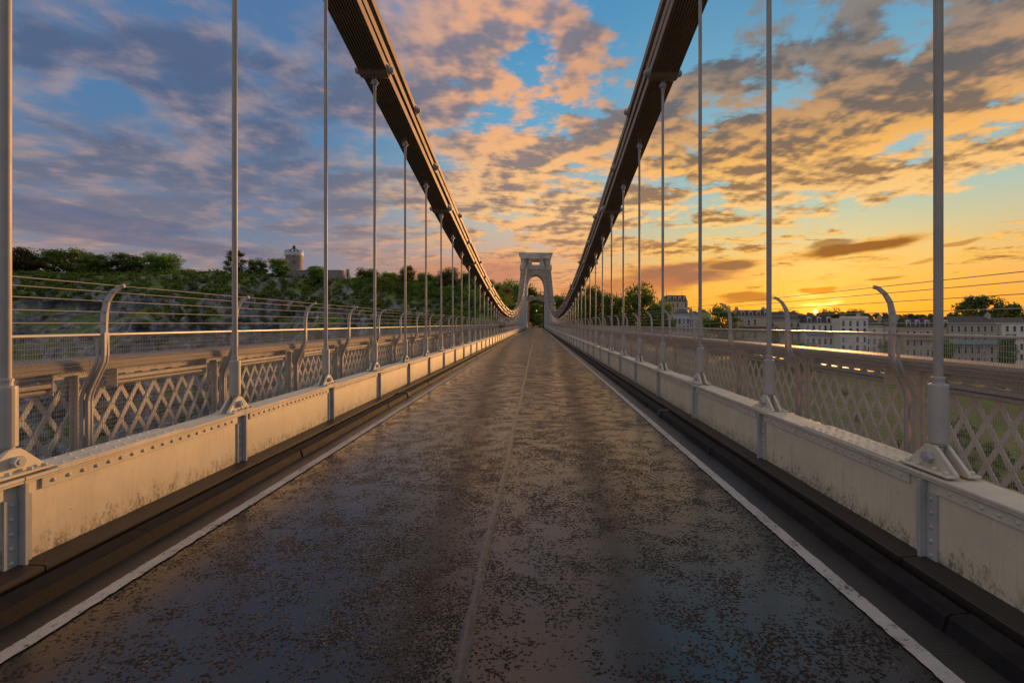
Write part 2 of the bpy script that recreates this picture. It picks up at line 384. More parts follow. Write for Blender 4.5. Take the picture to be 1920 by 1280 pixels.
def tarmac():
    """wet worn surface dressing: smooth shiny binder with dark stone chips standing through it"""
    m, w, b = material('wet_road_surface'); p = wpos(w); px_, py_, pz_ = w.xyz(p)
    p2 = w.cxyz(px_, py_, 0.0)
    patch = w.noise(p2, 0.9, 4, 0.55, 0.0, '2D'); patch2 = w.noise(p2, 3.6, 5, 0.65, 0.0, '2D')
    dens = w.m('ADD', w.m('MULTIPLY', w.m('SUBTRACT', patch, 0.5), 1.3), w.m('MULTIPLY', w.m('SUBTRACT', patch2, 0.5), 2.2))
    wob = w.new('ShaderNodeTexNoise', noise_dimensions='2D'); wob.inputs['Scale'].default_value = 80; wob.inputs['Detail'].default_value = 2; w.l.new(p2, wob.inputs['Vector'])
    pw = w.vm('ADD', p2, w.vm('SCALE', w.vm('SUBTRACT', wob.outputs['Color'], (0.5, 0.5, 0.5)), 0.018))
    vo = w.new('ShaderNodeTexVoronoi', voronoi_dimensions='2D'); vo.inputs['Scale'].default_value = 64; w.l.new(pw, vo.inputs['Vector'])
    vd, vc = vo.outputs['Distance'], vo.outputs['Color']
    r1, r2, r3 = w.xyz(vc)
    here = w.ss(w.m('ADD', r1, dens), 0.50, 0.66)
    ck = w.m('MULTIPLY', here, w.ss(vd, 0.62, 0.42))
    binder = w.mix(w.ss(patch2, 0.3, 0.7), (0.026, 0.022, 0.020, 1), (0.017, 0.015, 0.014, 1))
    chipc = w.mix(r2, (0.004, 0.004, 0.004, 1), (0.018, 0.016, 0.015, 1))
    chipc = w.mix(w.ss(r3, 0.93, 0.97), chipc, (0.14, 0.105, 0.08, 1))
    c = w.mix(ck, binder, chipc)
    w.l.new(c, b.inputs['Base Color'])
    wet = w.ss(patch, 0.35, 0.65)
    rb = w.m('MULTIPLY_ADD', wet, -0.05, 0.225)
    w.put(b.inputs['Roughness'], w.m('ADD', rb, w.m('MULTIPLY', ck, 0.45)))
    b.inputs['IOR'].default_value = 1.5
    w.put(b.inputs['Specular IOR Level'], w.m('MULTIPLY_ADD', ck, -0.5, 0.66))
    hgt = w.m('ADD', w.m('MULTIPLY', ck, w.m('SUBTRACT', 1.0, vd)), w.m('ADD', w.m('MULTIPLY', w.noise(p2, 11, 4, 0.55, 0.0, '2D'), 0.30), w.m('MULTIPLY', w.noise(p2, 150, 2, 0.5, 0.0, '2D'), 0.04)))
    bump(w, b, hgt, 0.6, 0.005)
    return m
M['road'] = tarmac()
def line_paint():
    m, w, b = material('worn_white_line'); p = wpos(w)
    n = w.noise(p, 26, 6, 0.7); n2 = w.noise(p, 3, 4, 0.6)
    c = w.mix(w.ss(n2, 0.3, 0.7), (0.42, 0.40, 0.37, 1), (0.32, 0.30, 0.28, 1))
    wear = w.m('MULTIPLY', w.ss(w.m('ADD', n, w.m('MULTIPLY', n2, 0.35)), 0.74, 0.82), 0.9)
    w.l.new(w.mix(wear, c, (0.04, 0.036, 0.034, 1)), b.inputs['Base Color'])
    b.inputs['Roughness'].default_value = 0.5; bump(w, b, n, 0.35, 0.004); return m
M['line'] = line_paint()
def gutter_mat():
    m, w, b = material('brushed_wet_channel'); p = wpos(w)
    n = w.noise(w.vm('MULTIPLY', p, (3.0, 16, 1)), 3.2, 5, 0.6); n2 = w.noise(p, 1.4, 4, 0.6)
    w.l.new(w.mix(w.ss(n2, 0.3, 0.7), (0.016, 0.015, 0.015, 1), (0.028, 0.025, 0.023, 1)), b.inputs['Base Color'])
    w.put(b.inputs['Roughness'], w.m('MULTIPLY_ADD', n2, 0.3, 0.22)); bump(w, b, n, 0.5, 0.01); return m
M['gutter'] = gutter_mat()
M['seal'] = simple('bitumen_joint_seal', (0.070, 0.056, 0.046), (0.045, 0.037, 0.032), 14, 0.22, 0, 0.3, 30, 'World')
M['deck'] = simple('deck_timber', (0.07, 0.06, 0.05), (0.11, 0.09, 0.075), 3, 0.7)
def stone(name, c1, c2, c3, bx=0.9, by=0.45):
    m, w, b = material(name); tc = w.new('ShaderNodeTexCoord').outputs['Object']
    x, y, z = w.xyz(tc)
    br = w.new('ShaderNodeTexBrick'); w.l.new(w.cxyz(w.m('ADD', x, y), z, 0.0), br.inputs['Vector'])
    br.inputs['Scale'].default_value = 1.0; br.inputs['Brick Width'].default_value = bx; br.inputs['Row Height'].default_value = by
    br.inputs['Mortar Size'].default_value = 0.03; br.inputs['Color1'].default_value = (*c1, 1); br.inputs['Color2'].default_value = (*c2, 1); br.inputs['Mortar'].default_value = (*c3, 1)
    n = w.noise(tc, 0.5, 6, 0.65)
    w.l.new(w.mix(w.ss(n, 0.35, 0.7), br.outputs[0], w.mix(1.0, br.outputs[0], (0.6, 0.58, 0.55, 1), 'MULTIPLY')), b.inputs['Base Color'])
    b.inputs['Roughness'].default_value = 0.85; bump(w, b, br.outputs[1], 0.5, -0.03); return m
M['masonry'] = stone('pennant_stone', (0.60, 0.51, 0.39), (0.46, 0.39, 0.30), (0.24, 0.20, 0.155))
M['ashlar'] = stone('pale_ashlar', (0.78, 0.68, 0.50), (0.70, 0.61, 0.45), (0.40, 0.35, 0.27), 1.4, 0.6)
M['bluepanel'] = simple('pale_blue_grey_render', (0.42, 0.50, 0.52), (0.34, 0.41, 0.43), 0.6, 0.6)
M['rubble'] = stone('tower_rubble', (0.38, 0.33, 0.28), (0.30, 0.26, 0.22), (0.2, 0.17, 0.15), 0.7, 0.4)
M['whitewash'] = simple('whitewashed_parapet', (0.60, 0.62, 0.62), (0.50, 0.52, 0.52), 0.8, 0.7)
M['dark'] = simple('dark_iron', (0.02, 0.02, 0.02), (0.03, 0.03, 0.03), 3, 0.7)  # even near-black colour shared by several dark parts
M['glass'] = simple('window_glass', (0.03, 0.035, 0.04), (0.06, 0.065, 0.07), 0.8, 0.15)
M['frame'] = simple('white_window_frame', (0.62, 0.60, 0.56), (0.54, 0.52, 0.49), 2, 0.55)
M['slate'] = simple('slate_roof', (0.040, 0.033, 0.030), (0.075, 0.060, 0.050), 1.5, 0.6, 0, 0.3, 8)
M['lamp_metal'] = simple('light_fitting_metal', (0.42, 0.39, 0.34), (0.36, 0.34, 0.30), 9, 0.45)
def leaves(name, c1, c2, c3):
    m, w, b = material(name)
    oi = w.new('ShaderNodeObjectInfo').outputs['Random']; p = w.new('ShaderNodeTexCoord').outputs['Object']
    n = w.noise(p, 0.55, 3, 0.6); n2 = w.noise(p, 3.5, 3, 0.6)
    c = w.mix(w.ss(n, 0.35, 0.65), (*c1, 1), (*c2, 1)); c = w.mix(w.ss(n2, 0.5, 0.75), c, (*c3, 1))
    hs = w.new('ShaderNodeHueSaturation'); w.put(hs.inputs['Hue'], w.m('MULTIPLY_ADD', oi, 0.04, 0.48)); w.put(hs.inputs['Value'], w.m('MULTIPLY_ADD', oi, 0.5, 0.75)); w.l.new(c, hs.inputs['Color'])
    w.l.new(hs.outputs[0], b.inputs['Base Color']); b.inputs['Roughness'].default_value = 0.6
    b.inputs['Specular IOR Level'].default_value = 0.25
    tr = w.new('ShaderNodeBsdfTranslucent'); w.l.new(hs.outputs[0], tr.inputs[0])
    mx = w.new('ShaderNodeMixShader'); mx.inputs[0].default_value = 0.4
    w.l.new(b.outputs[0], mx.inputs[1]); w.l.new(tr.outputs[0], mx.inputs[2]); w.l.new(mx.outputs[0], w.n['Material Output'].inputs[0])
    return m
M['leaf'] = leaves('tree_leaves', (0.09, 0.17, 0.022), (0.18, 0.27, 0.04), (0.26, 0.31, 0.06))
M['leaf_dark'] = leaves('dark_tree_leaves', (0.075, 0.125, 0.024), (0.12, 0.165, 0.034), (0.17, 0.19, 0.045))
M['leaf_brown'] = leaves('bronze_tree_leaves', (0.11, 0.11, 0.028), (0.15, 0.13, 0.033), (0.19, 0.14, 0.04))
M['bark'] = simple('bark', (0.05, 0.038, 0.028), (0.08, 0.062, 0.045), 2, 0.9, 0, 0.5, 10)

# ================================================================ ground far below and the road
def sheet(name, verts, faces, mat):
    me = bpy.data.meshes.new(name); me.from_pydata(verts, [], faces); me.materials.append(mat); me.update()
    return tag(put(name, me), kind='structure')
M['valley'] = simple('valley_grass', (0.030, 0.042, 0.016), (0.060, 0.062, 0.026), 0.02, 0.9, 0, 0.3, 0.4, 'World')
M['water'] = simple('tidal_river', (0.035, 0.036, 0.034), (0.05, 0.048, 0.042), 0.02, 0.12, 0, 0.1, 0.5, 'World')
G = 8000
sheet('ground', [(-G, -G, -76), (G, -G, -76), (G, G, -76), (-G, G, -76)], [(0, 1, 2, 3)], M['valley'])
sheet('river', [(-900, 35, -75.6), (-300, 40, -75.6), (0, 62, -75.6), (400, 48, -75.6), (900, 60, -75.6), (900, 105, -75.6), (400, 92, -75.6), (0, 108, -75.6), (-300, 88, -75.6), (-900, 80, -75.6)],
      [(0, 1, 8, 9), (1, 2, 7, 8), (2, 3, 6, 7), (3, 4, 5, 6)], M['water'])

Y_TOWER = 167.0
PITCH = 2.44
Y0 = 3.29
KMIN, KMAX = -3, 64           # hanger numbers along the deck
def hy(k): return Y0 + PITCH * k
YA, YB = -12.0, 240.0
mb = MB(); mb.box((-2.60, YA, -0.35), (2.60, YB, 0.0))
road = tag(put('road', mb.mesh('road', M['road'])), kind='structure')
for s in (-1, 1):
    mb = MB(); mb.box((s * 2.30 + s * 0.06, YA, 0.0), (s * 2.62, YB, 0.004)); put('drainage_channel', mb.mesh('drainage_channel', M['gutter']), road)
    # worn edge line with a ragged outline
    vs, fs = [], []; n = 900; y = 0.5
    i = 0
    while y < 158:
        st = 0.035 * max(1.0, y / 5.0)
        j = 0.0055 if y < 40 else 0.003
        a = 2.255 + random.uniform(-j, j); b_ = 2.352 + random.uniform(-j, j) * 0.5
        vs += [(s * a, y, 0.0085), (s * b_, y, 0.0085)]
        if i: fs.append((2 * i - 2, 2 * i - 1, 2 * i + 1, 2 * i) if s > 0 else (2 * i - 2, 2 * i, 2 * i + 1, 2 * i - 1))
        i += 1; y += st
    me = bpy.data.meshes.new('edge_line'); me.from_pydata(vs, [], fs); me.materials.append(M['line']); put('edge_line', me, road)
# bitumen seal over the centre joint, a low swelling with a wandering edge
def seal_strip(name, pts, wid, h=0.007):
    vs, fs = [], []
    for i, (x, y, nx, ny) in enumerate(pts):
        w_ = wid * random.uniform(0.8, 1.2)
        for q, zz in ((-1, 0.001), (-0.55, h), (0.0, h * random.uniform(0.5, 1.0)), (0.55, h), (1, 0.001)):
            vs.append((x + nx * q * w_, y + ny * q * w_, zz))
        if i: fs += [(5 * i - 5 + q, 5 * i - 4 + q, 5 * i + 1 + q, 5 * i + q) for q in range(4)]
    me = bpy.data.meshes.new(name); me.from_pydata(vs, [], fs); me.materials.append(M['seal'])
    bm = bmesh.new(); bm.from_mesh(me); bmesh.ops.recalc_face_normals(bm, faces=bm.faces)
    if sum(f.normal.z for f in bm.faces) < 0: bmesh.ops.reverse_faces(bm, faces=bm.faces)
    bm.to_mesh(me); bm.free(); return put(name, me, road)
yy = [0.5]
while yy[-1] < 150: yy.append(yy[-1] + 0.06 * max(1, yy[-1] / 6))
seal_strip('joint_seal', [(0.012 * math.sin(y * 1.3) + random.uniform(-.006, .006), y, 1, 0) for y in yy], 0.034)
for yj, x1 in ((8.15, 0.55), (12.9, 0.5), (20.6, 0.6), (33.0, 0.8)):
    seal_strip('joint_seal', [(x, yj + 0.03 * math.sin(x * 5), 0, 1) for x in np.arange(0.04, x1, 0.06)], 0.035, 0.005)
# footways either side and the hidden deck edge
for s, nm in ((-1, 'footway'), (1, 'footway')):
    mb = MB(); mb.box((s * 3.20, YA, -0.30), (s * 5.02, 163.0, 0.02))
    tag(put(nm, mb.mesh(nm, M['deck'])), kind='structure')
# kerbs: black units laid end to end with gaps at the drainage breaks
for s in (-1, 1):
    kerb = tag(put('kerb', None), kind='structure')
    prof = [(s * 2.56, 0.0), (s * 2.585, 0.085), (s * 2.61, 0.10), (s * 2.71, 0.105), (s * 2.73, 0.09), (s * 2.735, 0.0)]
    if s < 0: prof = prof[::-1]
    y = -1.0; i = 0
    breaks = (8.9, 21.6, 40, 60) if s > 0 else (11.4, 24.5, 44, 66)
    while y < 162:
        L = 1.22
        nb = [b_ for b_ in breaks if y < b_ < y + L]
        me_ = MB(); sh = 0.006 * ((i * 7) % 3 - 1)
        me_.prism([(x + sh * s, z) for x, z in prof], 'y', y + 0.004, y + L - 0.004)
        o = put('kerb_unit', me_.mesh('kerb_unit', M['kerb']), kerb)
        if nb:   # raised ramp end at the break
            e = MB(); e.prism([(s * 2.53, 0.004), (s * 2.575, 0.115), (s * 2.755, 0.12), (s * 2.76, 0.004)][::s], 'y', nb[0], nb[0] + 0.16)
            put('kerb_end_block', bevel(e.mesh('kerb_end_block', M['dark']), 0.012), kerb)
        y += L; i += 1

# ================================================================ girders between road and footways
SIDE = {-1: ('cliff', 'the wooded cliff'), 1: ('terrace', 'the house terraces')}
GX_N, GX_F, GZ0, GZ1 = 2.925, 3.185, 0.115, 0.68      # near and far flange edge, bottom and top
def s_mesh(fn):
    """build a mesh for the right-hand side and its mirror"""
    r = {}
    for s in (-1, 1): r[s] = fn(s)
    return r
def web_panel(s):
    mb = MB(); mb.box((s * 2.972, 0, GZ0), (s * 2.99, PITCH, GZ1 - 0.03)); mb.box((s * 3.13, 0.001, GZ0), (s * 3.145, PITCH - .001, GZ1 - 0.03)); return mb.mesh('web_panel', M['web'])
def flange(s):
    mb = MB(); mb.box((s * GX_N, 0.0015, GZ1 - 0.022), (s * GX_F, PITCH - 0.0015, GZ1)); mb.box((s * (GX_N + 0.006), 0.001, GZ1 - 0.040), (s * (GX_F - 0.006), PITCH - 0.001, GZ1 - 0.024))
    return bevel(mb.mesh('flange_plate', M['paint']), 0.004)
def angle(s):
    mb = MB(); mb.box((s * 2.958, 0.14, GZ1 - 0.118), (s * 2.972, PITCH - 0.10, GZ1 - 0.040)); return bevel(mb.mesh('flange_angle', M['paint']), 0.003)
def rivets_angle(s):
    mb = MB()
    for i in range(19): mb.dome((s * 2.958, 0.22 + i * 0.112, GZ1 - 0.080), 0.017, (-s, 0, 0), 0.75, 7)
    return mb.mesh('rivets', M['paint'], True)
def cover(s):
    mb = MB(); mb.box((s * (GX_N + 0.004), 0.22, GZ1 + 0.001), (s * (GX_F - 0.004), 1.45, GZ1 + 0.014))
    for i in range(11):
        for q in (0.05, 0.20): mb.dome((s * (GX_N + q + 0.01 * (i % 2)), 0.30 + i * 0.108, GZ1 + 0.014), 0.017, (0, 0, 1), 0.6, 7)
    return mb.mesh('cover_plate', M['paint'])
def stiff(s):
    mb = MB(); mb.box((s * 2.915, -0.012, GZ0 - 0.03), (s * 2.972, 0.012, GZ1 - 0.042)); mb.box((s * 2.957, -0.10, GZ0 - 0.02), (s * 2.9715, -0.013, GZ1 - 0.125))
    mb.box((s * 2.957, 0.013, GZ0 - 0.02), (s * 2.9715, 0.075, GZ1 - 0.125))
    for i in range(5): mb.dome((s * 2.957, -0.056, 0.15 + i * 0.093), 0.016, (-s, 0, 0), 0.75, 7)
    return bevel(mb.mesh('stiffener', M['paint_stiff']), 0.002)
def ledge(s):
    mb = MB(); mb.prism([(s * 2.80, 0.06), (s * 2.80, 0.108), (s * 2.806, 0.113), (s * 2.971, 0.125), (s * 2.971, 0.06)][::s], 'y', 0.006, PITCH - 0.006)
    return mb.mesh('foot_ledge', M['ledge'])
def chan(s):
    mb = MB(); mb.box((s * 2.70, 0, -0.02), (s * 2.83, PITCH, 0.015)); return mb.mesh('drain_slot', M['dark'])
WEB, FLA, ANG, RIV, COV, STI, LED, CHN = map(s_mesh, (web_panel, flange, angle, rivets_angle, cover, stiff, ledge, chan))
for s in (-1, 1):
    g = thing('girder', 'low riveted cream iron girder between road and footway on the side of ' + SIDE[s][1], 'girder', (0, 0, 0))
    for k in range(KMIN, KMAX + 1):
        p = (0, hy(k), 0)
        put('web_panel', WEB[s], g, p); put('flange_plate', FLA[s], g, p); put('stiffener', STI[s], g, p)
        put('foot_ledge', LED[s], g, p)
        put('drain_slot', CHN[s], g, p)
        if k < 45:
            put('flange_angle', ANG[s], g, p); tag(put('rivets', RIV[s], g, p), kind='stuff')
        if (k + (0 if s < 0 else 1)) % 3 == 0 or k == 0: put('cover_plate', COV[s], g, p)

# ================================================================ suspension chains
ZM, A_, C0 = 59.8, 0.001845, 2.27
def z_collar(y): return C0 + A_ * (y - ZM) ** 2
LEVEL = {'lower': (0.26, 0), 'middle': (0.575, 2), 'upper': (0.89, 1)}
BAR_H, BAR_T, BAR_P = 0.165, 0.020, 0.052
def link_mesh(n, name):
    """a pack of n flat eye-bars, unit length along y"""
    mb = MB()
    e = 0.021
    out = [(-e, -0.075), (-e, 0.075)]
    hw = BAR_H / 2
    prof = [(-0.017, -0.08), (-0.017, 0.08), (-0.008, 0.128), (0.008, 0.128), (0.022, hw), (0.978, hw), (0.992, 0.128), (1.008, 0.128), (1.017, 0.08), (1.017, -0.08), (1.008, -0.128), (0.992, -0.128), (0.978, -hw), (0.022, -hw), (0.008, -0.128), (-0.008, -0.128)]
    for i in range(n):
        x = (i - (n - 1) / 2) * BAR_P
        mb.prism(prof, 'x', x - BAR_T / 2, x + BAR_T / 2)
    return mb.mesh(name, M['chain'])
LINK = [link_mesh(11, 'link'), link_mesh(12, 'link')]
mb = MB()
mb.tube([(-0.40, 0, 0), (0.40, 0, 0)], 0.052, 10)
for q in (-1, 1):
    mb.prism([(0.078 * math.cos(a), 0.078 * math.sin(a)) for a in [i * math.pi / 4 for i in range(8)]], 'x', q * 0.325, q * 0.375)
    mb.tube([(q * 0.30, 0, 0), (q * 0.326, 0, 0)], 0.10, 12)
PIN = mb.mesh('pin', M['boss'])
Y_END = 163.6
for s in (-1, 1):
    for nm, (dz, ph) in LEVEL.items():
        ch = thing('suspension_chain', nm + ' suspension chain of flat iron eyebars on the side of ' + SIDE[s][1], 'chain', (s * 3.05, 0, 0), 0, 'suspension chains')
        ks = [k for k in range(-4, 70) if k % 3 == ph]
        pts = [Vector((0, hy(k), z_collar(hy(k)) + dz)) for k in ks if hy(k) < Y_END]
        last = Vector((0, Y_END + 1.6, z_collar(Y_END + 1.6) + dz)); pts.append(last)
        for i, (a, b) in enumerate(zip(pts, pts[1:])):
            dvec = b - a
            put('link', LINK[i % 2], ch, a, (math.atan2(dvec.z, dvec.y), 0, 0), (1, dvec.length, 1))
        for a in pts[:-1]: put('pin', PIN, ch, a)

# ================================================================ suspension rods
def bracket_plate():
    mb = MB()
    out = [(-0.205, 0.0), (-0.205, 0.022), (-0.06, 0.15), (-0.035, 0.168), (0.035, 0.168), (0.06, 0.15), (0.205, 0.022), (0.205, 0.0)]
    mb.prism(out, 'x', -0.013, 0.013)
    return mb
def bracket(s):
    r = []
    for q in (-1, 1):
        mb = bracket_plate(); mb.v = [(x + q * 0.042, y, z) for x, y, z in mb.v]
        mb.box((q * 0.042, -0.205, 0.0), (q * 0.115, 0.205, 0.016))
        for y in (-0.165, -0.07, 0.07, 0.165):
            mb.prism([(q * 0.084 + 0.018 * math.cos(a), y + 0.018 * math.sin(a)) for a in [i * math.pi / 3 for i in range(6)]], 'z', 0.016, 0.036)
        r.append(bevel(mb.mesh('bracket_plate', M['paint']), 0.004))
    return r
BRK = bracket(1)
mb = MB(); mb.tube([(-0.10, 0, 0.085), (0.10, 0, 0.085)], 0.017, 8)
for q in (-1, 1):
    mb.prism([(0.040 * math.cos(a), 0.085 + 0.040 * math.sin(a)) for a in [i * math.pi / 3 for i in range(6)]], 'x', q * 0.056, q * 0.094)
BOLT = mb.mesh('bolt', M['boss'])
SLEEVE = MB().lathe([(0.030, 0.055), (0.030, 0.155), (0.044, 0.165), (0.044, 0.178), (0.0575, 0.182), (0.0585, 0.190), (0.0585, 0.560), (0.056, 0.570), (0.036, 0.576), (0.036, 0.600), (0.040, 0.602), (0.040, 0.618), (0.029, 0.622)], 20).mesh('sleeve', M['paint_rod'], False)
ROD = MB().lathe([(0.0285, 0.0), (0.0285, 1.0)], 14).mesh('rod', M['paint_rod'], True)
mb = MB().lathe([(0.03, -0.14), (0.036, -0.13), (0.036, -0.05), (0.062, -0.045), (0.066, 0.0), (0.062, 0.045), (0.036, 0.05), (0.034, 0.07)], 12)
mb.tube([(-0.085, 0, 0), (0.085, 0, 0)], 0.016, 8)
COLLAR = mb.mesh('collar', M['boss'])
mb = MB()
for q in (-1, 1): mb.box((q * 0.022, -0.02, 0.0), (q * 0.034, 0.02, 1.0))
STRAP = mb.mesh('hanger_strap', M['boss'])
SOFFIT = MB().box((-0.31, -0.20, -0.15), (0.31, 0.16, -0.131)).box((-0.30, -0.30, -0.131), (0.30, -0.20, -0.095)).mesh('joint_plate', M['chain'])
for s in (-1, 1):
    for k in range(0, 64):
        y = hy(k); zc = z_collar(y)
        r = thing('suspension_rod', 'slim grey suspension rod bracketed to the girder on the side of ' + SIDE[s][1], 'suspension rod', (s * 3.05, y, GZ1 + (0.015 if ((k + (0 if s < 0 else 1)) % 3 == 0 or k == 0) else 0.0)), 0, 'suspension rods on the side of ' + SIDE[s][1])
        z0 = r.location.z
        put('rod', ROD, r, (0, 0, 0.60), (0, 0, 0), (1, 1, zc - z0 - 0.70))
        put('sleeve', SLEEVE, r)
        for b_ in BRK: put('bracket_plate', b_, r)
        put('bolt', BOLT, r); put('collar', COLLAR, r, (0, 0, zc - z0))
        ph = k % 3; dz = [v[0] for v in LEVEL.values() if v[1] == ph][0]
        put('hanger_strap', STRAP, r, (0, 0, zc - z0 + 0.03), (0, 0, 0), (1, 1, dz - 0.03))

# ================================================================ fences over the footways
FPROF = [(4.68, 0.02), (4.68, 0.80), (4.672, 0.86), (4.645, 0.94), (4.545, 1.16), (4.512, 1.24), (4.50, 1.31), (4.50, 1.70), (4.494, 1.80), (4.468, 1.92), (4.405, 2.02), (4.33, 2.08), (4.275, 2.095)]
WIRES = [(4.50, 1.675), (4.494, 1.80), (4.468, 1.92), (4.405, 2.02), (4.30, 2.09)]
def sweep(mb, prof, tx, ty):
    """rectangular section swept along an outline in the x-z plane"""
    n = len(prof); rings = []
    for i, (x, z) in enumerate(prof):
        a, b = prof[max(i - 1, 0)], prof[min(i + 1, n - 1)]
        t = Vector((b[0] - a[0], b[1] - a[1])).normalized(); nn = (t.y, -t.x)
        tt = tx(z) if callable(tx) else tx
        rings.append([(x + nn[0] * tt * q, yy_, z + nn[1] * tt * q) for q, yy_ in ((-1, -ty), (1, -ty), (1, ty), (-1, ty))])
    vs = [p for r in rings for p in r]
    fs = [(4 * i + j, 4 * i + (j + 1) % 4, 4 * i + 4 + (j + 1) % 4, 4 * i + 4 + j) for i in range(n - 1) for j in range(4)] + [(3, 2, 1, 0), (4 * n - 4, 4 * n - 3, 4 * n - 2, 4 * n - 1)]
    mb.add(vs, fs)
def mir(mb, s):
    if s < 0:
        mb.v = [(-x, y, z) for x, y, z in mb.v]; mb.f = [f[::-1] for f in mb.f]
    return mb
def fence_post(s):
    mb = MB(); tx = lambda z: 0.024 if z < 1.5 else (0.034 if z < 1.8 else 0.034 - 0.014 * (z - 1.8) / 0.3)
    sweep(mb, FPROF, tx, 0.014)
    p2 = [p for p in FPROF if p[1] < 1.58] + [(4.50, 1.57)]
    for q in (-1, 1):     # channel lips
        t = MB(); sweep(t, [(x - 0.008, z) for x, z in p2], 0.007, 0.008); t.v = [(x - 0.016, y + q * 0.023, z) for x, y, z in t.v]; mb.add(t.v, t.f)
    for x, z in WIRES: mb.tube([(x - 0.005, -0.024, z), (x - 0.005, 0.024, z)], 0.011, 8)
    return mir(mb, s).mesh('post', M['paint_post'])
MPROF = [(x + 0.018, z) for x, z in FPROF if z < 1.35] + [(4.518, 1.535)]
def prof_at(z):
    for (xa, za), (xb, zb) in zip(MPROF, MPROF[1:]):
        if za <= z <= zb: return xa + (xb - xa) * (z - za) / (zb - za)
    return MPROF[-1][0]
def wire_mesh(s):
    mb = MB(); r = 0.0016
    y = 0.085
    while y < PITCH - 0.06:      # uprights follow the bent profile, flat three-sided wires
        vs = []; n = len(MPROF)
        for x, z in MPROF: vs += [(x - r, y, z), (x + r, y - r, z), (x + r, y + r, z)]
        mb.add(vs, [(3 * i + j, 3 * i + (j + 1) % 3, 3 * i + 3 + (j + 1) % 3, 3 * i + 3 + j) for i in range(n - 1) for j in range(3)])
        y += 0.0254
    z = 0.10
    while z < 1.53:
        x = prof_at(z) - 0.003
        vs = [(x - r, 0.06, z), (x + r, 0.06, z - r), (x + r, 0.06, z + r), (x - r, PITCH - 0.06, z), (x + r, PITCH - 0.06, z - r), (x + r, PITCH - 0.06, z + r)]
        mb.add(vs, [(0, 1, 4, 3), (1, 2, 5, 4), (2, 0, 3, 5)]); z += 0.0508
    return mir(mb, s).mesh('wire_mesh', M['wire'])
def panel_frame(s):
    mb = MB(); sweep(mb, MPROF, 0.013, 0.013)
    return mir(mb, s).mesh('frame_bar', M['paint_post'])
def top_rail(s):
    mb = MB(); mb.box((4.488, 0.036, 1.535), (4.548, PITCH - 0.036, 1.562)); return bevel(mir(mb, s).mesh('top_rail', M['rail_gold']), 0.006)
POST, WM, PF, TR = map(s_mesh, (fence_post, wire_mesh, panel_frame, top_rail))
for s in (-1, 1):
    f = thing('mesh_fence', 'tall wire mesh fence with curved posts and wires along the footway facing ' + SIDE[s][1], 'fence')
    for k in range(0, KMAX + 1):
        p = (0, hy(k), 0)
        put('post', POST[s], f, p)
        pn = put('mesh_panel', WM[s], f, p); put('top_rail', TR[s], pn)
        for q in (0.062, PITCH - 0.062): put('frame_bar', PF[s], pn, (0, q, 0))
    for x, z in WIRES:
        mb = MB(); mb.tube([(s * (x - 0.004), hy(0), z), (s * (x - 0.004), 60, z), (s * (x - 0.004), hy(KMAX), z)], 0.0042, 5)
        put('tension_wire', mb.mesh('tension_wire', M['wire']), f)

# ================================================================ lattice parapets
LX = 4.86
DW, DH = PITCH / 9, 0.42                      # diamond width and height
LZ0, LZ1 = 0.06, 1.08
def lat_bar(s, lean):
    """one flat bar from bottom chord to top chord, with rivets where bars cross"""
    mb = MB(); dy = (LZ1 - LZ0) / DH * DW * lean
    L = math.hypot(dy, LZ1 - LZ0); ty, tz = dy / L, (LZ1 - LZ0) / L; ny, nz = -tz, ty; hw = 0.026
    x0 = LX + (0.0 if lean > 0 else 0.013)
    pts = [(0 + ny * hw, LZ0 + nz * hw), (0 - ny * hw, LZ0 - nz * hw), (dy - ny * hw, LZ1 - nz * hw), (dy + ny * hw, LZ1 + nz * hw)]
    mb.prism(pts if lean > 0 else pts[::-1], 'x', x0, x0 + 0.012)
    if lean > 0:
        for q in range(5):
            z = LZ0 + q * DH / 2
            if z < LZ1 - .03: mb.dome((x0, (z - LZ0) / DH * DW, z), 0.013, (-1, 0, 0), 0.6, 6)
    return mir(mb, s).mesh('lattice_bar', M['paint_lattice'])
BAR = {(s, l): lat_bar(s, l) for s in (-1, 1) for l in (-1, 1)}
def lat_post(s):
    mb = MB(); mb.box((LX - 0.030, -0.05, 0.02), (LX - 0.016, 0.05, 1.09)); mb.box((LX - 0.075, -0.008, 0.02), (LX - 0.031, 0.008, 1.09))
    for i in range(9):
        for q in (-1, 1): mb.dome((LX - 0.030, q * 0.033, 0.1 + i * 0.115), 0.010, (-1, 0, 0), 0.6, 6)
    return mir(mb, s).mesh('parapet_post', M['paint_lattice'])
def chord(s):
    mb = MB(); mb.box((LX - 0.016, 0.001, 1.055), (LX - 0.002, PITCH - 0.001, 1.145)); mb.box((LX - 0.09, 0.001, 1.125), (LX - 0.0165, PITCH - 0.001, 1.143))
    for i in range(9): mb.dome((LX - 0.016, 0.13 + i * DW, 1.095), 0.011, (-1, 0, 0), 0.6, 6)
    return mir(mb, s).mesh('top_chord', M['paint_lattice'])
def bchord(s):
    mb = MB(); mb.box((LX - 0.016, 0.001, 0.02), (LX - 0.002, PITCH - 0.001, 0.10)); return mir(mb, s).mesh('bottom_chord', M['paint_lattice'])
def handrail(s):
    mb = MB()
    mb.prism([(4.66, 1.146), (5.03, 1.146), (5.03, 1.235), (5.00, 1.275), (4.86, 1.285), (4.68, 1.270), (4.655, 1.235)][::-1], 'y', 0.003, PITCH - 0.003)
    return mir(mb, s).mesh('handrail', M['timber'])
LP, TC, BC, HR = map(s_mesh, (lat_post, chord, bchord, handrail))
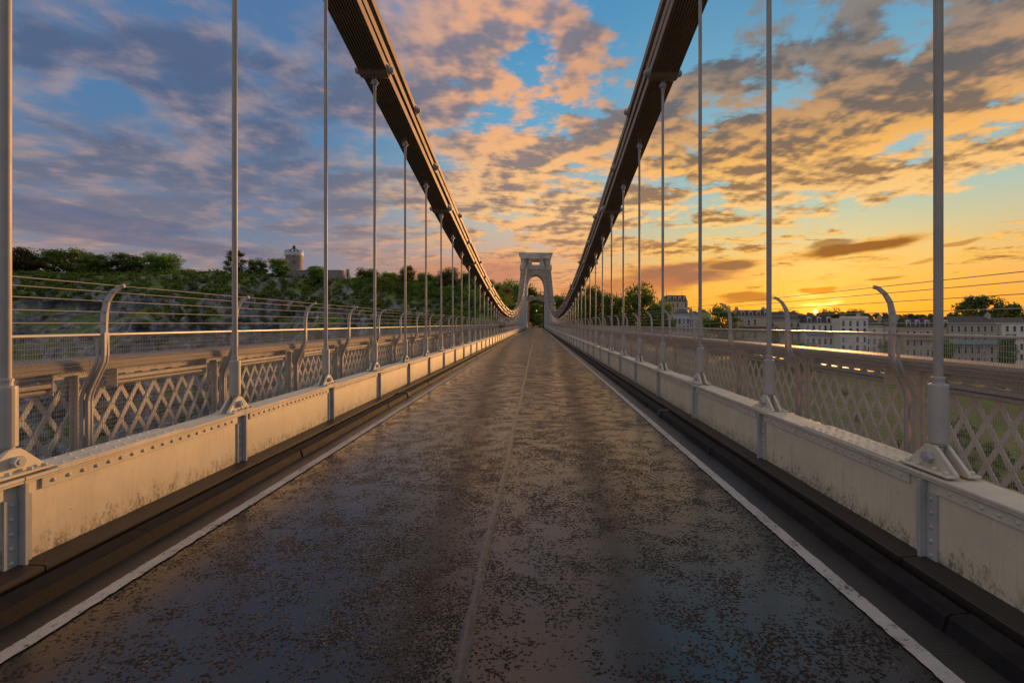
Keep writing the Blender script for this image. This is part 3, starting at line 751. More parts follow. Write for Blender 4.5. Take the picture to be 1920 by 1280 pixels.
for s in (-1, 1):
    g = thing('lattice_parapet', 'riveted iron lattice parapet under a broad timber handrail facing ' + SIDE[s][1], 'parapet')
    for k in range(0, KMAX + 1):
        p = (0, hy(k), 0)
        for nm, d_ in (('parapet_post', LP), ('top_chord', TC), ('bottom_chord', BC), ('handrail', HR)): put(nm, d_[s], g, p)
    far = MB()
    n = 0
    for j in range(9 * KMAX):
        y = Y0 + j * DW + DW / 2
        for l in (-1, 1):
            if n < 300: put('lattice_bar', BAR[(s, l)], g, (0, y, 0)); n += 1
            else:
                dy = (LZ1 - LZ0) / DH * DW * l; x0 = s * (LX + (0.0 if l > 0 else 0.013)); x1 = x0 + s * 0.012
                hw = 0.031
                far.add([(x0, y - hw, LZ0), (x0, y + hw, LZ0), (x0, y + dy + hw, LZ1), (x0, y + dy - hw, LZ1), (x1, y - hw, LZ0), (x1, y + hw, LZ0), (x1, y + dy + hw, LZ1), (x1, y + dy - hw, LZ1)],
                        [(0, 1, 2, 3), (4, 7, 6, 5), (0, 3, 7, 4), (1, 5, 6, 2)])
    tag(put('far_lattice_bars', far.mesh('far_lattice_bars', M['paint_lattice']), g), kind='stuff')
# light fittings slung under the handrail inside the lattice
def fit_body(s):
    mb = MB(); mb.prism([(4.715, 0.995), (4.715, 1.04), (4.83, 1.04), (4.83, 0.925), (4.815, 0.925), (4.815, 1.02), (4.73, 1.02), (4.73, 0.995)], 'y', 0.44, 2.06)
    return mir(mb, s).mesh('hood', M['lamp_metal'])
def fit_tube(s):
    mb = MB(); mb.tube([(4.765, 0.47, 0.955), (4.765, 2.03, 0.955)], 0.030, 10); return mir(mb, s).mesh('diffuser', M['lamp_metal'], False)
def fit_end(s):
    mb = MB(); mb.box((4.71, 0, 0.915), (4.842, 0.014, 1.125))
    return mir(mb, s).mesh('end_bracket', M['paint_lattice'])
FB, FT, FE = map(s_mesh, (fit_body, fit_tube, fit_end))
for s in (-1, 1):
    for k in range(0, 34):
        t = thing('light_fitting', 'long pale metal light fitting under the timber handrail facing ' + SIDE[s][1], 'light fitting', (0, hy(k), 0), 0, 'light fittings facing ' + SIDE[s][1])
        put('hood', FB[s], t); put('diffuser', FT[s], t); [put('end_bracket', FE[s], t, (0, q, 0)) for q in (0.425, 2.062)]

# ================================================================ bridge tower at the far end
def build_tower():
    T = thing('bridge_tower', 'tall tapered stone bridge tower with arched opening carrying the chains', 'tower', (0, Y_TOWER, 0))
    H = 22.8 - 3.4                       # masonry up to the pale cap
    def wo(z): return 7.0 - 2.05 * (z / H) ** 0.92
    SPR, APX, WI = 12.6, 17.6, 2.72      # springing, apex and half width of the opening
    def wi(z):
        if z <= SPR: return WI + 0.12 - 0.12 * z / SPR
        t = (z - SPR) / (APX - SPR)
        return WI * math.sqrt(max(0.0, 1 - t ** 2.15))
    def dep(z): return 4.3 - 1.3 * z / H
    lv = list(np.linspace(0, SPR, 10)) + list(SPR + (APX - SPR) * np.sin(np.linspace(0, math.pi / 2, 13))[1:]) + [H]
    mb = MB()
    for s in (-1, 1):
        rows = []
        for z in lv:
            a, b, d = wi(z), wo(z), dep(z)
            rows.append([(s * a, -d, z), (s * b, -d, z), (s * b, d, z), (s * a, d, z)])
        vs = [p for r in rows for p in r]; fs = []
        for i in range(len(rows) - 1):
            for j in range(4):
                q = (4 * i + j, 4 * i + (j + 1) % 4, 4 * i + 4 + (j + 1) % 4, 4 * i + 4 + j)
                if j == 3 and lv[i] >= APX: continue
                fs.append(q if s > 0 else q[::-1])
        mb.add(vs, fs)
    put('masonry', mb.mesh('masonry', M['masonry']), T)
    # moulded arch ring
    mb = MB(); ring = []
    for z in [z for z in lv if z >= SPR - 3 and z <= APX]: ring.append((wi(z), z))
    for s in (-1, 1):
        for (xa, za), (xb, zb) in zip(ring, ring[1:]):
            d = dep(za) + 0.18
            oa, ob = 0.55, 0.55
            mb.add([(s * xa, -d, za), (s * (xa + oa), -d, za + 0.25), (s * (xb + ob), -d, zb + 0.25), (s * xb, -d, zb), (s * xa, -d + .6, za), (s * (xa + oa), -d + .6, za + 0.25), (s * (xb + ob), -d + .6, zb + 0.25), (s * xb, -d + .6, zb)],
                   [(0, 1, 2, 3), (1, 5, 6, 2), (0, 3, 7, 4)] if s > 0 else [(3, 2, 1, 0), (2, 6, 5, 1), (4, 7, 3, 0)])
    put('arch_ring', mb.mesh('arch_ring', M['masonry']), T)
    # cross wall with a flat arch above the roadway
    mb = MB(); n = 12; bot = [(x, 8.6 + 0.9 * (1 - (x / 2.9) ** 2)) for x in np.linspace(-2.9, 2.9, n)]
    mb.prism([(2.9, 10.6), (-2.9, 10.6)] + bot, 'y', -1.6, 1.6); put('cross_wall', mb.mesh('cross_wall', M['masonry']), T)
    mb = MB(); mb.box((-2.1, -1.0, 10.6), (-0.8, 0.6, 11.05)); put('maintenance_box', mb.mesh('maintenance_box', M['whitewash']), T)
    # pale cap: blocks around the saddle openings and the square window
    mb = MB(); z0, z1 = H, 22.8; d = 3.1
    def blk(xa, xb, za, zb, dd=d): mb.box((xa, -dd, za), (xb, dd, zb))
    blk(-5.25, 5.25, z0 - 0.01, z0 + 1.45)
    for s in (-1, 1):
        blk(s * 4.85, s * 3.5, z0 + 1.46, z1); blk(s * 2.6, s * 1.25, z0 + 1.46, z1)
    blk(-1.24, 1.24, z0 + 1.46, z0 + 1.5); blk(-1.24, 1.24, z1 - 0.35, z1 - .001)
    for s in (-1, 1): mb.box((s * 3.49, -0.6, z0 + 1.46), (s * 2.61, d - .01, z1 - .002))
    put('cap_block', mb.mesh('cap_block', M['ashlar']), T)
    mb = MB()
    mb.prism([(-5.0, z1), (5.0, z1), (5.2, z1 + 1.2), (5.55, z1 + 1.5), (5.6, z1 + 2.05), (-5.6, z1 + 2.05), (-5.55, z1 + 1.5), (-5.2, z1 + 1.2)], 'y', -3.4, 3.4)
    put('cornice', mb.mesh('cornice', M['ashlar']), T)
    for s in (-1, 1):
        mb = MB(); mb.box((s * 2.86, -4.75, 0.0), (s * 4.3, -4.31, 11.2)); mb.prism([(s * 2.86, 11.2), (s * 4.3, 11.2), (s * 3.0, 16.0), (s * 2.86, 16.0)][::s], 'y', -4.72, -4.0)
        put('pale_pilaster', mb.mesh('pale_pilaster', M['bluepanel']), T)
        mb = MB(); mb.box((s * 4.301, -4.6, 0.0), (s * 7.05, -4.32, 3.4)); put('plinth', mb.mesh('plinth', M['bluepanel']), T)
        mb = MB(); mb.box((s * 5.9, -4.4, 7.9), (s * 6.5, -4.0, 8.5)); put('stone_block', mb.mesh('stone_block', M['ashlar']), T)
        # iron gates folded against the passage
        mb = MB(); mb.box((s * 2.35, -1.5, 0.0), (s * 2.62, 1.5, 8.7)); put('passage_gate', mb.mesh('passage_gate', M['dark']), T)
build_tower()

# ================================================================ terrain: cliff, far slopes, plateaus
def fbm(x, y, z, o=5): return mnoise.fractal(Vector((x, y, z)), 0.9, 2.1, o)
def cliff_mat():
    """limestone cliff with grass on everything that is not steep"""
    m, w, b = material('limestone_cliff'); g = w.new('ShaderNodeNewGeometry'); p = g.outputs['Position']
    nz = w.xyz(g.outputs['Normal'])[2]
    n = w.noise(p, 0.10, 7, 0.62); n2 = w.noise(w.vm('MULTIPLY', p, (1, 1, 0.35)), 0.34, 7, 0.64)
    strat = w.noise(w.vm('MULTIPLY', w.vm('ADD', p, (0, 0, 0)), (0.16, 0.16, 0.9)), 1.0, 5, 0.6)
    rock = w.ramp(n2, [(0.28, (0.03, 0.032, 0.037, 1)), (0.45, (0.13, 0.132, 0.14, 1)), (0.57, (0.26, 0.26, 0.26, 1)), (0.70, (0.48, 0.46, 0.43, 1))])
    rock = w.mix(w.m('MULTIPLY', w.ss(strat, 0.5, 0.62), 0.55), rock, (0.06, 0.06, 0.065, 1))
    rock = w.mix(w.m('MULTIPLY', w.ss(n, 0.58, 0.68), 0.5), rock, (0.30, 0.21, 0.14, 1))
    grass = w.mix(w.ss(w.noise(p, 0.35, 5, 0.6), 0.35, 0.65), (0.08, 0.12, 0.022, 1), (0.15, 0.18, 0.035, 1))
    k = w.ss(w.m('ADD', nz, w.m('MULTIPLY', w.m('SUBTRACT', n, 0.5), 1.2)), 0.66, 0.84)
    w.l.new(w.mix(k, rock, grass), b.inputs['Base Color']); b.inputs['Roughness'].default_value = 0.9
    bump(w, b, n2, 0.8, 0.6); return m
M['cliff'] = cliff_mat()
M['grass'] = simple('rough_grass', (0.12, 0.14, 0.03), (0.20, 0.19, 0.06), 0.12, 0.9, 0, 0.5, 1.2, 'World')

def interp(x, tab): 
    xs = [t[0] for t in tab]; return [float(np.interp(x, xs, [t[i] for t in tab])) for i in range(1, len(tab[0]))]
# crest of the cliff: column in the photograph, distance, row of the ground line
CREST = [(-260, 176, 512), (-100, 186, 514), (0, 195, 516), (150, 205, 516), (350, 212, 516), (450, 222, 516), (550, 232, 522), (640, 228, 527), (720, 218, 540), (800, 212, 548), (870, 205, 553), (930, 205, 560), (960, 215, 580), (985, 235, 604)]
def crest(px):
    Y, py = interp(px, CREST); return at(px, py, Y)
def build_cliff():
    NU, NV = 300, 118
    cols = np.linspace(-260, 985, NU)
    V = np.zeros((NU, NV, 3))
    for i, px in enumerate(cols):
        c = crest(px)
        # profile: (fraction, metres nearer than the crest, height): foot, rock, bank, crest, plateau
        near = np.clip((px - 640) / 330, 0, 1)               # towards the tower the cliff eases to a bank
        bank = 7.5 + 3.5 * fbm(px * 0.012, 3.1, 0.0) + near * 5
        prof = [(0.00, 78, -75.9), (0.12, 58, -52), (0.36, 36, -14 if near < .5 else -16), (0.62, 16 + 8 * near, c.z - bank - 5), (0.72, 11 + 10 * near, c.z - bank), (0.82, 0, c.z), (0.90, -22, c.z + 1.5), (1.0, -160, c.z + 4 + 10 * near)]
        for j in range(NV):
            t = j / (NV - 1); dn, z = interp(t, prof)
            y = c.y - dn; x = CAM_X + (c.x - CAM_X) * (1.0 if t < 0.82 else 1 + (-dn) / c.y)
            steep = np.interp(t, [0, .1, .3, .6, .76, .84, 1], [.4, 1.0, 1.0, 1.0, .35, .12, .2])
            a = fbm(x * 0.030, z * 0.040, 1.7, 6) * 11 + (1 - abs(fbm(x * 0.075, z * 0.055, 8.2, 6))) * 5.5 - 3.5
            led = math.sin((z + 0.28 * x + 6 * fbm(x * .02, z * .02, 5)) * 0.62) * 0.9
            V[i, j] = (x + fbm(x * .05, z * .05, 4.4) * 3 * steep, y - (a + led) * steep, z + fbm(x * 0.06, y * 0.06, 2.2, 4) * (1.0 + 1.4 * steep))
    vs = V.reshape(-1, 3)
    fs = [(i * NV + j, (i + 1) * NV + j, (i + 1) * NV + j + 1, i * NV + j + 1) for i in range(NU - 1) for j in range(NV - 1)]
    me = bpy.data.meshes.new('cliff'); me.from_pydata(vs.tolist(), [], fs); me.materials.append(M['cliff']); me.update()
    return tag(put('cliff', me), kind='structure'), V
cliff, CV = build_cliff()
# slopes on the other side: gardens running down into the gorge, houses along the top
SLOPE = [(1012, 205, 612), (1060, 190, 618), (1110, 178, 628), (1180, 165, 646), (1260, 166, 668), (1400, 164, 690), (1600, 160, 702), (1950, 152, 712), (2300, 140, 722)]
def build_slope():
    NU, NV = 150, 60; V = np.zeros((NU, NV, 3)); cols = np.linspace(1012, 2300, NU)
    for i, px in enumerate(cols):
        Y, py = interp(px, SLOPE); c = at(px, py, Y)
        prof = [(0.0, 118, -75.9), (0.2, 84, -52), (0.5, 38, c.z - 20), (0.66, 10, c.z - 3.5), (0.72, 2, c.z), (0.84, -40, c.z), (1.0, -460, c.z + 9)]
        for j in range(NV):
            t = j / (NV - 1); dn, z = interp(t, prof); y = c.y - dn
            x = CAM_X + (c.x - CAM_X) * (1.0 if t < 0.72 else 1 + (-dn) / c.y)
            st = np.interp(t, [0, .2, .6, .68, .7, .85, 1], [.3, 1, 1, .2, .02, .05, .6])
            V[i, j] = (x, y - 4 * fbm(x * .03, z * .03, 7) * st, z + 2.5 * fbm(x * .045, y * .045, 3) * st)
    fs = [(i * NV + j, (i + 1) * NV + j, (i + 1) * NV + j + 1, i * NV + j + 1) for i in range(NU - 1) for j in range(NV - 1)]
    me = bpy.data.meshes.new('hillside'); me.from_pydata(V.reshape(-1, 3).tolist(), [], fs); me.materials.append(M['grass']); me.update()
    return tag(put('hillside', me), kind='structure'), V
hillside, HV = build_slope()
# level ground under the tower and the approach road beyond it
mb = MB(); mb.prism([(-16, 162.5), (16, 162.5), (30, 200), (40, 270), (-60, 270), (-34, 200)], 'z', -75.9, -0.03)
tag(put('abutment_ground', mb.mesh('abutment_ground', M['grass'])), kind='structure')

# ================================================================ foliage
def leaf_cloud(cent, rad, n, size, up=0.55):
    """n leaf-clump quads around cent (array) with radii rad; returns verts, faces"""
    k = len(cent)
    idx = rng.integers(0, k, n)
    d = rng.normal(size=(n, 3)); d /= np.linalg.norm(d, axis=1)[:, None]
    rr = rng.random(n) ** 0.45
    p = cent[idx] + d * rad[idx][:, None] * rr[:, None] * np.array([1, 1, 0.78])
    nrm = d * 0.7 + rng.normal(size=(n, 3)) * 0.6 + np.array([0, 0, up]); nrm /= np.linalg.norm(nrm, axis=1)[:, None]
    a = np.cross(nrm, rng.normal(size=(n, 3))); a /= np.linalg.norm(a, axis=1)[:, None]; b = np.cross(nrm, a)
    s = size * (0.55 + 0.9 * rng.random(n))[:, None]
    v = np.stack([p - a * s * 0.9, p - b * s * 0.5 + nrm * s * .12, p + a * s * 0.9, p + b * s * 0.5 + nrm * s * .12], 1).reshape(-1, 3)
    f = np.arange(4 * n).reshape(-1, 4)
    return v, f
def mesh_np(name, v, f, mat):
    me = bpy.data.meshes.new(name); me.from_pydata(v.tolist(), [], f.tolist()); me.materials.append(mat); me.update(); return me
def tree_model(kind, seed):
    """unit tree: 1 high, about `wide` across; returns trunk and crown meshes"""
    global rng
    rng = np.random.default_rng(seed); r = random.Random(seed)
    wide, base = {'round': (0.46, 0.06), 'tall': (0.27, 0.08), 'spread': (0.62, 0.22), 'bush': (0.60, 0.02), 'conifer': (0.22, 0.05)}[kind]
    tr = MB(); tr.tube([(0, 0, -0.04), (0.01, 0, base), (r.uniform(-.03, .03), r.uniform(-.03, .03), 0.55), (0, 0, 0.8)], [0.030, 0.022, 0.014, 0.005], 7)
    cent, rad = [], []
    nb = {'round': 46, 'tall': 34, 'spread': 60, 'bush': 18, 'conifer': 22}[kind]
    for i in range(nb):
        th = i * 2.4 + r.uniform(-.5, .5); q = (i + 0.5) / nb
        if kind == 'conifer':
            z = 0.12 + 0.82 * q; rr_ = wide * (1 - q) * 0.8
        else:
            z = base + 0.10 + (0.80 - base) * q + r.uniform(-.05, .05)
            rr_ = wide * math.sqrt(max(0.05, 1 - ((z - (0.50 + base * .4)) / (0.52 - base * .3)) ** 2)) * r.uniform(0.30, 0.95)
            if kind == 'spread': z = 0.34 + 0.56 * r.random() ** 0.8; rr_ = wide * (0.25 + 0.72 * math.sqrt(r.random())) * (1.12 - 0.75 * max(0, z - 0.45) / 0.45)
        c = (rr_ * math.cos(th), rr_ * math.sin(th), z)
        cent.append(c); rad.append({'round': 0.165, 'tall': 0.12, 'spread': 0.10, 'bush': 0.22, 'conifer': 0.09}[kind] * r.uniform(0.7, 1.25))
        if i % 2 == 0 and kind != 'bush':
            tr.tube([(0, 0, max(base, z - 0.22)), (c[0] * .5, c[1] * .5, z - 0.08), c], [0.010, 0.007, 0.003], 5)
    cent = np.array(cent); rad = np.array(rad)
    n = {'round': 6500, 'tall': 3600, 'spread': 9000, 'bush': 1500, 'conifer': 1500}[kind]
    sz = {'round': 0.027, 'tall': 0.022, 'spread': 0.021, 'bush': 0.040, 'conifer': 0.020}[kind]
    v, f = leaf_cloud(cent, rad, n, sz)
    return tr, v, f
MODELS = {}
def model(kind, var, leaf):
    key = (kind, var, leaf)
    if key not in MODELS:
        tr, v, f = tree_model(kind, 100 + var * 17 + len(kind))
        MODELS[key] = (tr.mesh('trunk', M['bark']), mesh_np('crown', v, f, M[leaf]))
    return MODELS[key]
def tree(px, top, Y, wpx, base_py, kind='round', leaf='leaf', label='', group=None, var=0, zb=None):
    """a tree whose foot is at (px, base_py) and whose crown reaches the row `top`"""
    b = at(px, base_py, Y); t = at(px, top, Y)
    if zb is not None: b.z = zb
    h = (t.z - b.z); w_ = (wpx / F_PX * Y) / (2 * {'round': 0.56, 'tall': 0.36, 'spread': 0.72, 'bush': 0.72, 'conifer': 0.26}[kind])
    a, c = model(kind, var, leaf)
    o = thing('pine_tree' if kind == 'conifer' else ('shrub' if kind == 'bush' else 'broadleaf_tree'), label, 'shrub' if kind == 'bush' else 'tree', b, random.uniform(0, 6.28), group)
    o.scale = (w_, w_, h)
    put('trunk', a, o); put('crown', c, o); return o

CT = 'trees along the cliff top'
for i, (px, top, w_, dy, kind, leaf, lab) in enumerate([
    (-40, 466, 90, 12, 'round', 'leaf_dark', 'dark broad tree at the outer end of the cliff top row'),
    (22, 462, 84, 10, 'round', 'leaf_brown', 'bronze tinged tree on the cliff top beside a broad dark tree'),
    (72, 473, 74, 16, 'round', 'leaf_dark', 'dark green tree set back between bronze and bright cliff top trees'),
    (136, 466, 104, 14, 'round', 'leaf', 'largest bright green tree in the cliff top row'),
    (184, 477, 78, 8, 'round', 'leaf', 'bright green tree overlapping the largest cliff top tree'),
    (243, 475, 88, 14, 'round', 'leaf_dark', 'dark round tree standing before the gap in the cliff top row'),
    (306, 474, 88, 12, 'round', 'leaf', 'broad green tree sloping down to low scrub on the cliff top'),
    (349, 503, 46, 10, 'bush', 'leaf', 'low green scrub bush beside the broad cliff top tree'),
    (400, 508, 50, 10, 'bush', 'leaf', 'low scrub bush at the foot of the lone dark tree'),
    (441, 465, 48, 8, 'tall', 'leaf_dark', 'tall lone dark tree standing on the cliff edge near the observatory'),
    (482, 486, 50, 10, 'round', 'leaf', 'small green tree between the lone dark tree and the observatory'),
    (524, 483, 46, 4, 'round', 'leaf', 'small round green tree just in front of the observatory tower'),
    (594, 498, 44, -4, 'round', 'leaf', 'low spreading green tree before the observatory wall'),
    (652, 503, 18, 8, 'conifer', 'leaf_dark', 'narrow dark evergreen beside the round stone bastion'),
    (690, 503, 62, 10, 'round', 'leaf_dark', 'dark tree next to the narrow evergreen on the cliff top'),
    (732, 509, 54, 14, 'round', 'leaf', 'green tree sunk behind the dark tree by the evergreen'),
    (764, 497, 40, 14, 'round', 'leaf_brown', 'tall thin crowned tree rising over the bank trees'),
    (800, 511, 52, 12, 'round', 'leaf', 'round green tree on the bank below the tall thin crowned tree'),
    (842, 502, 54, 14, 'round', 'leaf_brown', 'airy bronze tree on the bank running down to the bridge tower'),
    (878, 508, 46, 14, 'round', 'leaf_dark', 'dark tree beside the airy bronze tree on the bank'),
    (912, 524, 44, 12, 'round', 'leaf', 'green bank tree partly hidden by the cliff side chains')]):
    Y, py = interp(px, CREST)
    tree(px, top, Y + dy, w_, py + 3, kind, leaf, lab, CT, i % 4)
# a second rank closing the canopy between the bastion and the tower
for i in range(16):
    px = 668 + i * 18.5; top = [520, 526, 517, 522, 514, 521, 525, 516, 522, 512, 522, 516, 527, 522, 532, 540][i]
    Y, py = interp(px, CREST)
    tree(px, top, Y + 26 + 5 * (i % 3), 46, py + 6, 'round', ('leaf', 'leaf_dark', 'leaf', 'leaf_brown')[i % 4], 'tree of the rear rank closing the canopy between stone bastion and bridge tower', 'rear rank of bank trees', (i * 3) % 4)
for i in range(12):
    px = 676 + i * 24; Y, py = interp(px, CREST)
    tree(px, py - 14 - 4 * (i % 3), Y - 5 - 3 * (i % 2), 40, py + 8, 'bush', 'leaf', 'low bush on the grassy bank between stone bastion and bridge tower', 'bushes on the bank', i % 4)
# wooded hill behind the tower
HB = 'trees on the hill behind the bridge tower'
hb = [(940, 530, 255, 50, 'leaf_dark', 'dark hilltop tree between the cliff side chains and the bridge tower'),
      (962, 524, 290, 60, 'leaf', 'highest hilltop tree beside the bridge tower'),
      (945, 556, 222, 46, 'leaf', 'bright tree low on the hill beside the bridge tower'),
      (966, 566, 214, 40, 'leaf', 'bright shrub like tree at the foot of the bridge tower'),
      (985, 530, 300, 60, 'leaf_dark', 'dark hill tree right behind the tower pier'),
      (1000, 540, 310, 46, 'leaf_brown', 'bronze hill tree seen through the upper arch of the tower'),
      (1016, 552, 300, 46, 'leaf', 'green hill tree dipping to the sky inside the upper arch'),
      (1002, 566, 270, 40, 'leaf_dark', 'dark tree seen under the cross wall of the tower'),
      (1018, 572, 262, 36, 'leaf', 'green tree seen under the cross wall beside a dark one'),
      (1010, 588, 250, 30, 'leaf', 'bright low tree at the end of the road beyond the tower'),
      (1052, 552, 235, 44, 'leaf_dark', 'dark tree beside the tower on the terrace side'),
      (1078, 546, 240, 44, 'leaf_dark', 'dark tree under the church spire'),
      (1094, 552, 215, 44, 'leaf', 'green tree between the church spire and the large dark tree')]
for i, (px, top, Y, w_, leaf, lab) in enumerate(hb):
    tree(px, top, Y, w_, 620, 'round', leaf, lab, HB, i % 4, zb=-0.5)
ST = 'trees among the house terraces'
for i, (px, top, Y, w_, by, lab) in enumerate([
    (1420, 640, 158, 60, 700, 'low garden tree before the tan house with the dark canopy'), (1500, 636, 156, 70, 704, 'garden tree before the long greyish house'),
    (1452, 612, 172, 30, 690, 'slim garden tree where tan and greyish houses meet'), (1668, 634, 160, 44, 706, 'garden tree before the narrow pale house'),
    (1770, 640, 158, 50, 708, 'garden tree where balconied tan house and teal canopied house meet'), (1888, 626, 160, 36, 708, 'garden tree between the teal canopied house and white stuccoed house')]):
    tree(px, top, Y, w_, by, 'round', 'leaf', lab, ST, i % 4)
for i, (px, top, Y, w_, by, kind, leaf, lab) in enumerate([
    (1112, 535, 190, 70, 628, 'round', 'leaf_dark', 'large dark tree next to the bridge tower on the terrace side'),
    (1150, 548, 178, 64, 640, 'round', 'leaf_dark', 'dark green tree filling the dip between two large crowns'),
    (1196, 533, 170, 104, 650, 'round', 'leaf', 'largest green tree on the slope in front of the mansard roofed hotel'),
    (1240, 560, 164, 62, 660, 'round', 'leaf', 'green tree leaning against the largest one by the white houses'),
    (1353, 571, 170, 88, 675, 'round', 'leaf', 'big round green tree between the white houses and the tan house'),
    (1476, 580, 232, 66, 640, 'round', 'leaf_brown', 'dusky tree behind the long tan house below the rising sun'),
    (1556, 579, 236, 56, 640, 'round', 'leaf_brown', 'dusky tree just beside the rising sun'),
    (1601, 577, 232, 44, 640, 'round', 'leaf_dark', 'small dark domed tree behind the tall white house'),
    (1848, 546, 205, 178, 690, 'spread', 'leaf_dark', 'wide dark spreading tree against the orange sky behind the houses')]):
    tree(px, top, Y, w_, by, kind, leaf, lab, ST, i % 4)

# undergrowth on the cliff and the slopes: uncountable leaf clumps
def scatter(V, name, n, test, size, mat, lift=0.4):
    NU, NV, _ = V.shape
    du = V[1:, :-1] - V[:-1, :-1]; dv = V[:-1, 1:] - V[:-1, :-1]; nr = np.cross(du, dv); nr /= np.linalg.norm(nr, axis=2)[:, :, None] + 1e-9
    cent, rad = [], []
    r = np.random.default_rng(5)
    tries = 0
    while len(cent) < n and tries < n * 12:
        tries += 1
        i = r.integers(0, NU - 1); j = r.integers(0, NV - 1); p = V[i, j] + du[i, j] * r.random() + dv[i, j] * r.random()
        ok = test(p, abs(nr[i, j, 2]), j / NV, r.random())
        if ok:
            cent.append(p + np.array([0, -0.2, lift * ok])); rad.append(ok * (0.6 + 0.8 * r.random()))
    cent, rad = np.array(cent), np.array(rad)
    v, f = leaf_cloud(cent, rad, int(n * 26), size)
    o = put(name, mesh_np(name, v, f, mat)); return o
def t_cliff(p, nz, t, u):
    if t < 0.22 or t > 0.86: return 0
    m = fbm(p[0] * 0.024, p[2] * 0.035, 9.3, 3)
    near = np.clip((at(700, 500, p[1]).x - 0) * 0 + (p[0] + 75) / 45, 0, 1)
    k = (nz - 0.50) * 1.3 + m * 1.25 + (0.85 if t > 0.66 else -0.30) + near * 0.9
    return 1.25 if k > 0.22 + 0.2 * u else 0
tag(scatter(CV, 'cliff_scrub', 2600, t_cliff, 0.55, M['leaf']), 'green scrub and ivy growing over the limestone cliff', 'scrub', kind='stuff')
def t_hill(p, nz, t, u):
    if t < 0.15 or t > 0.71: return 0
    m = fbm(p[0] * 0.03, p[1] * 0.03, 2.3, 4)
    return (1.5 if m > 0.02 + 0.25 * u else 0) if p[0] > 25 else 1.7
tag(scatter(HV, 'hillside_scrub', 1200, t_hill, 0.6, M['leaf_dark']), 'green scrub on the slope below the house terraces', 'scrub', kind='stuff')
# the far wood along the horizon, one mass
def far_wood():
    cent, rad = [], []
    for i in range(900):
        px = random.uniform(1380, 2250); Y = random.uniform(380, 470)
        top = 595.0 - 4 * (0.5 + 0.5 * math.sin(px * 0.021)) - 4 * random.random()
        p = at(px, top + random.uniform(2, 20), Y); cent.append(p); rad.append(random.uniform(2.2, 4.2))
        if i % 4 == 0: 
            q = at(px, top - 1.0 * random.random(), Y); cent.append(q); rad.append(1.5)
    for i in range(500):                       # wood behind the cliff-top and the hill
        px = random.uniform(-250, 1120); Y = random.uniform(330, 420)
        cy = interp(px, CREST)[1] if px < 985 else 600
        p = at(px, min(cy - 2, 560) + random.uniform(-4, 14), Y); cent.append(p); rad.append(random.uniform(2.0, 4.0))
    cent, rad = np.array([tuple(c) for c in cent]), np.array(rad)
    v, f = leaf_cloud(cent, rad, 52000, 1.1)
    tag(put('far_wood', mesh_np('far_wood', v, f, M['leaf_dark'])), 'dark far wood along the horizon behind the houses', 'wood', kind='stuff')
far_wood()

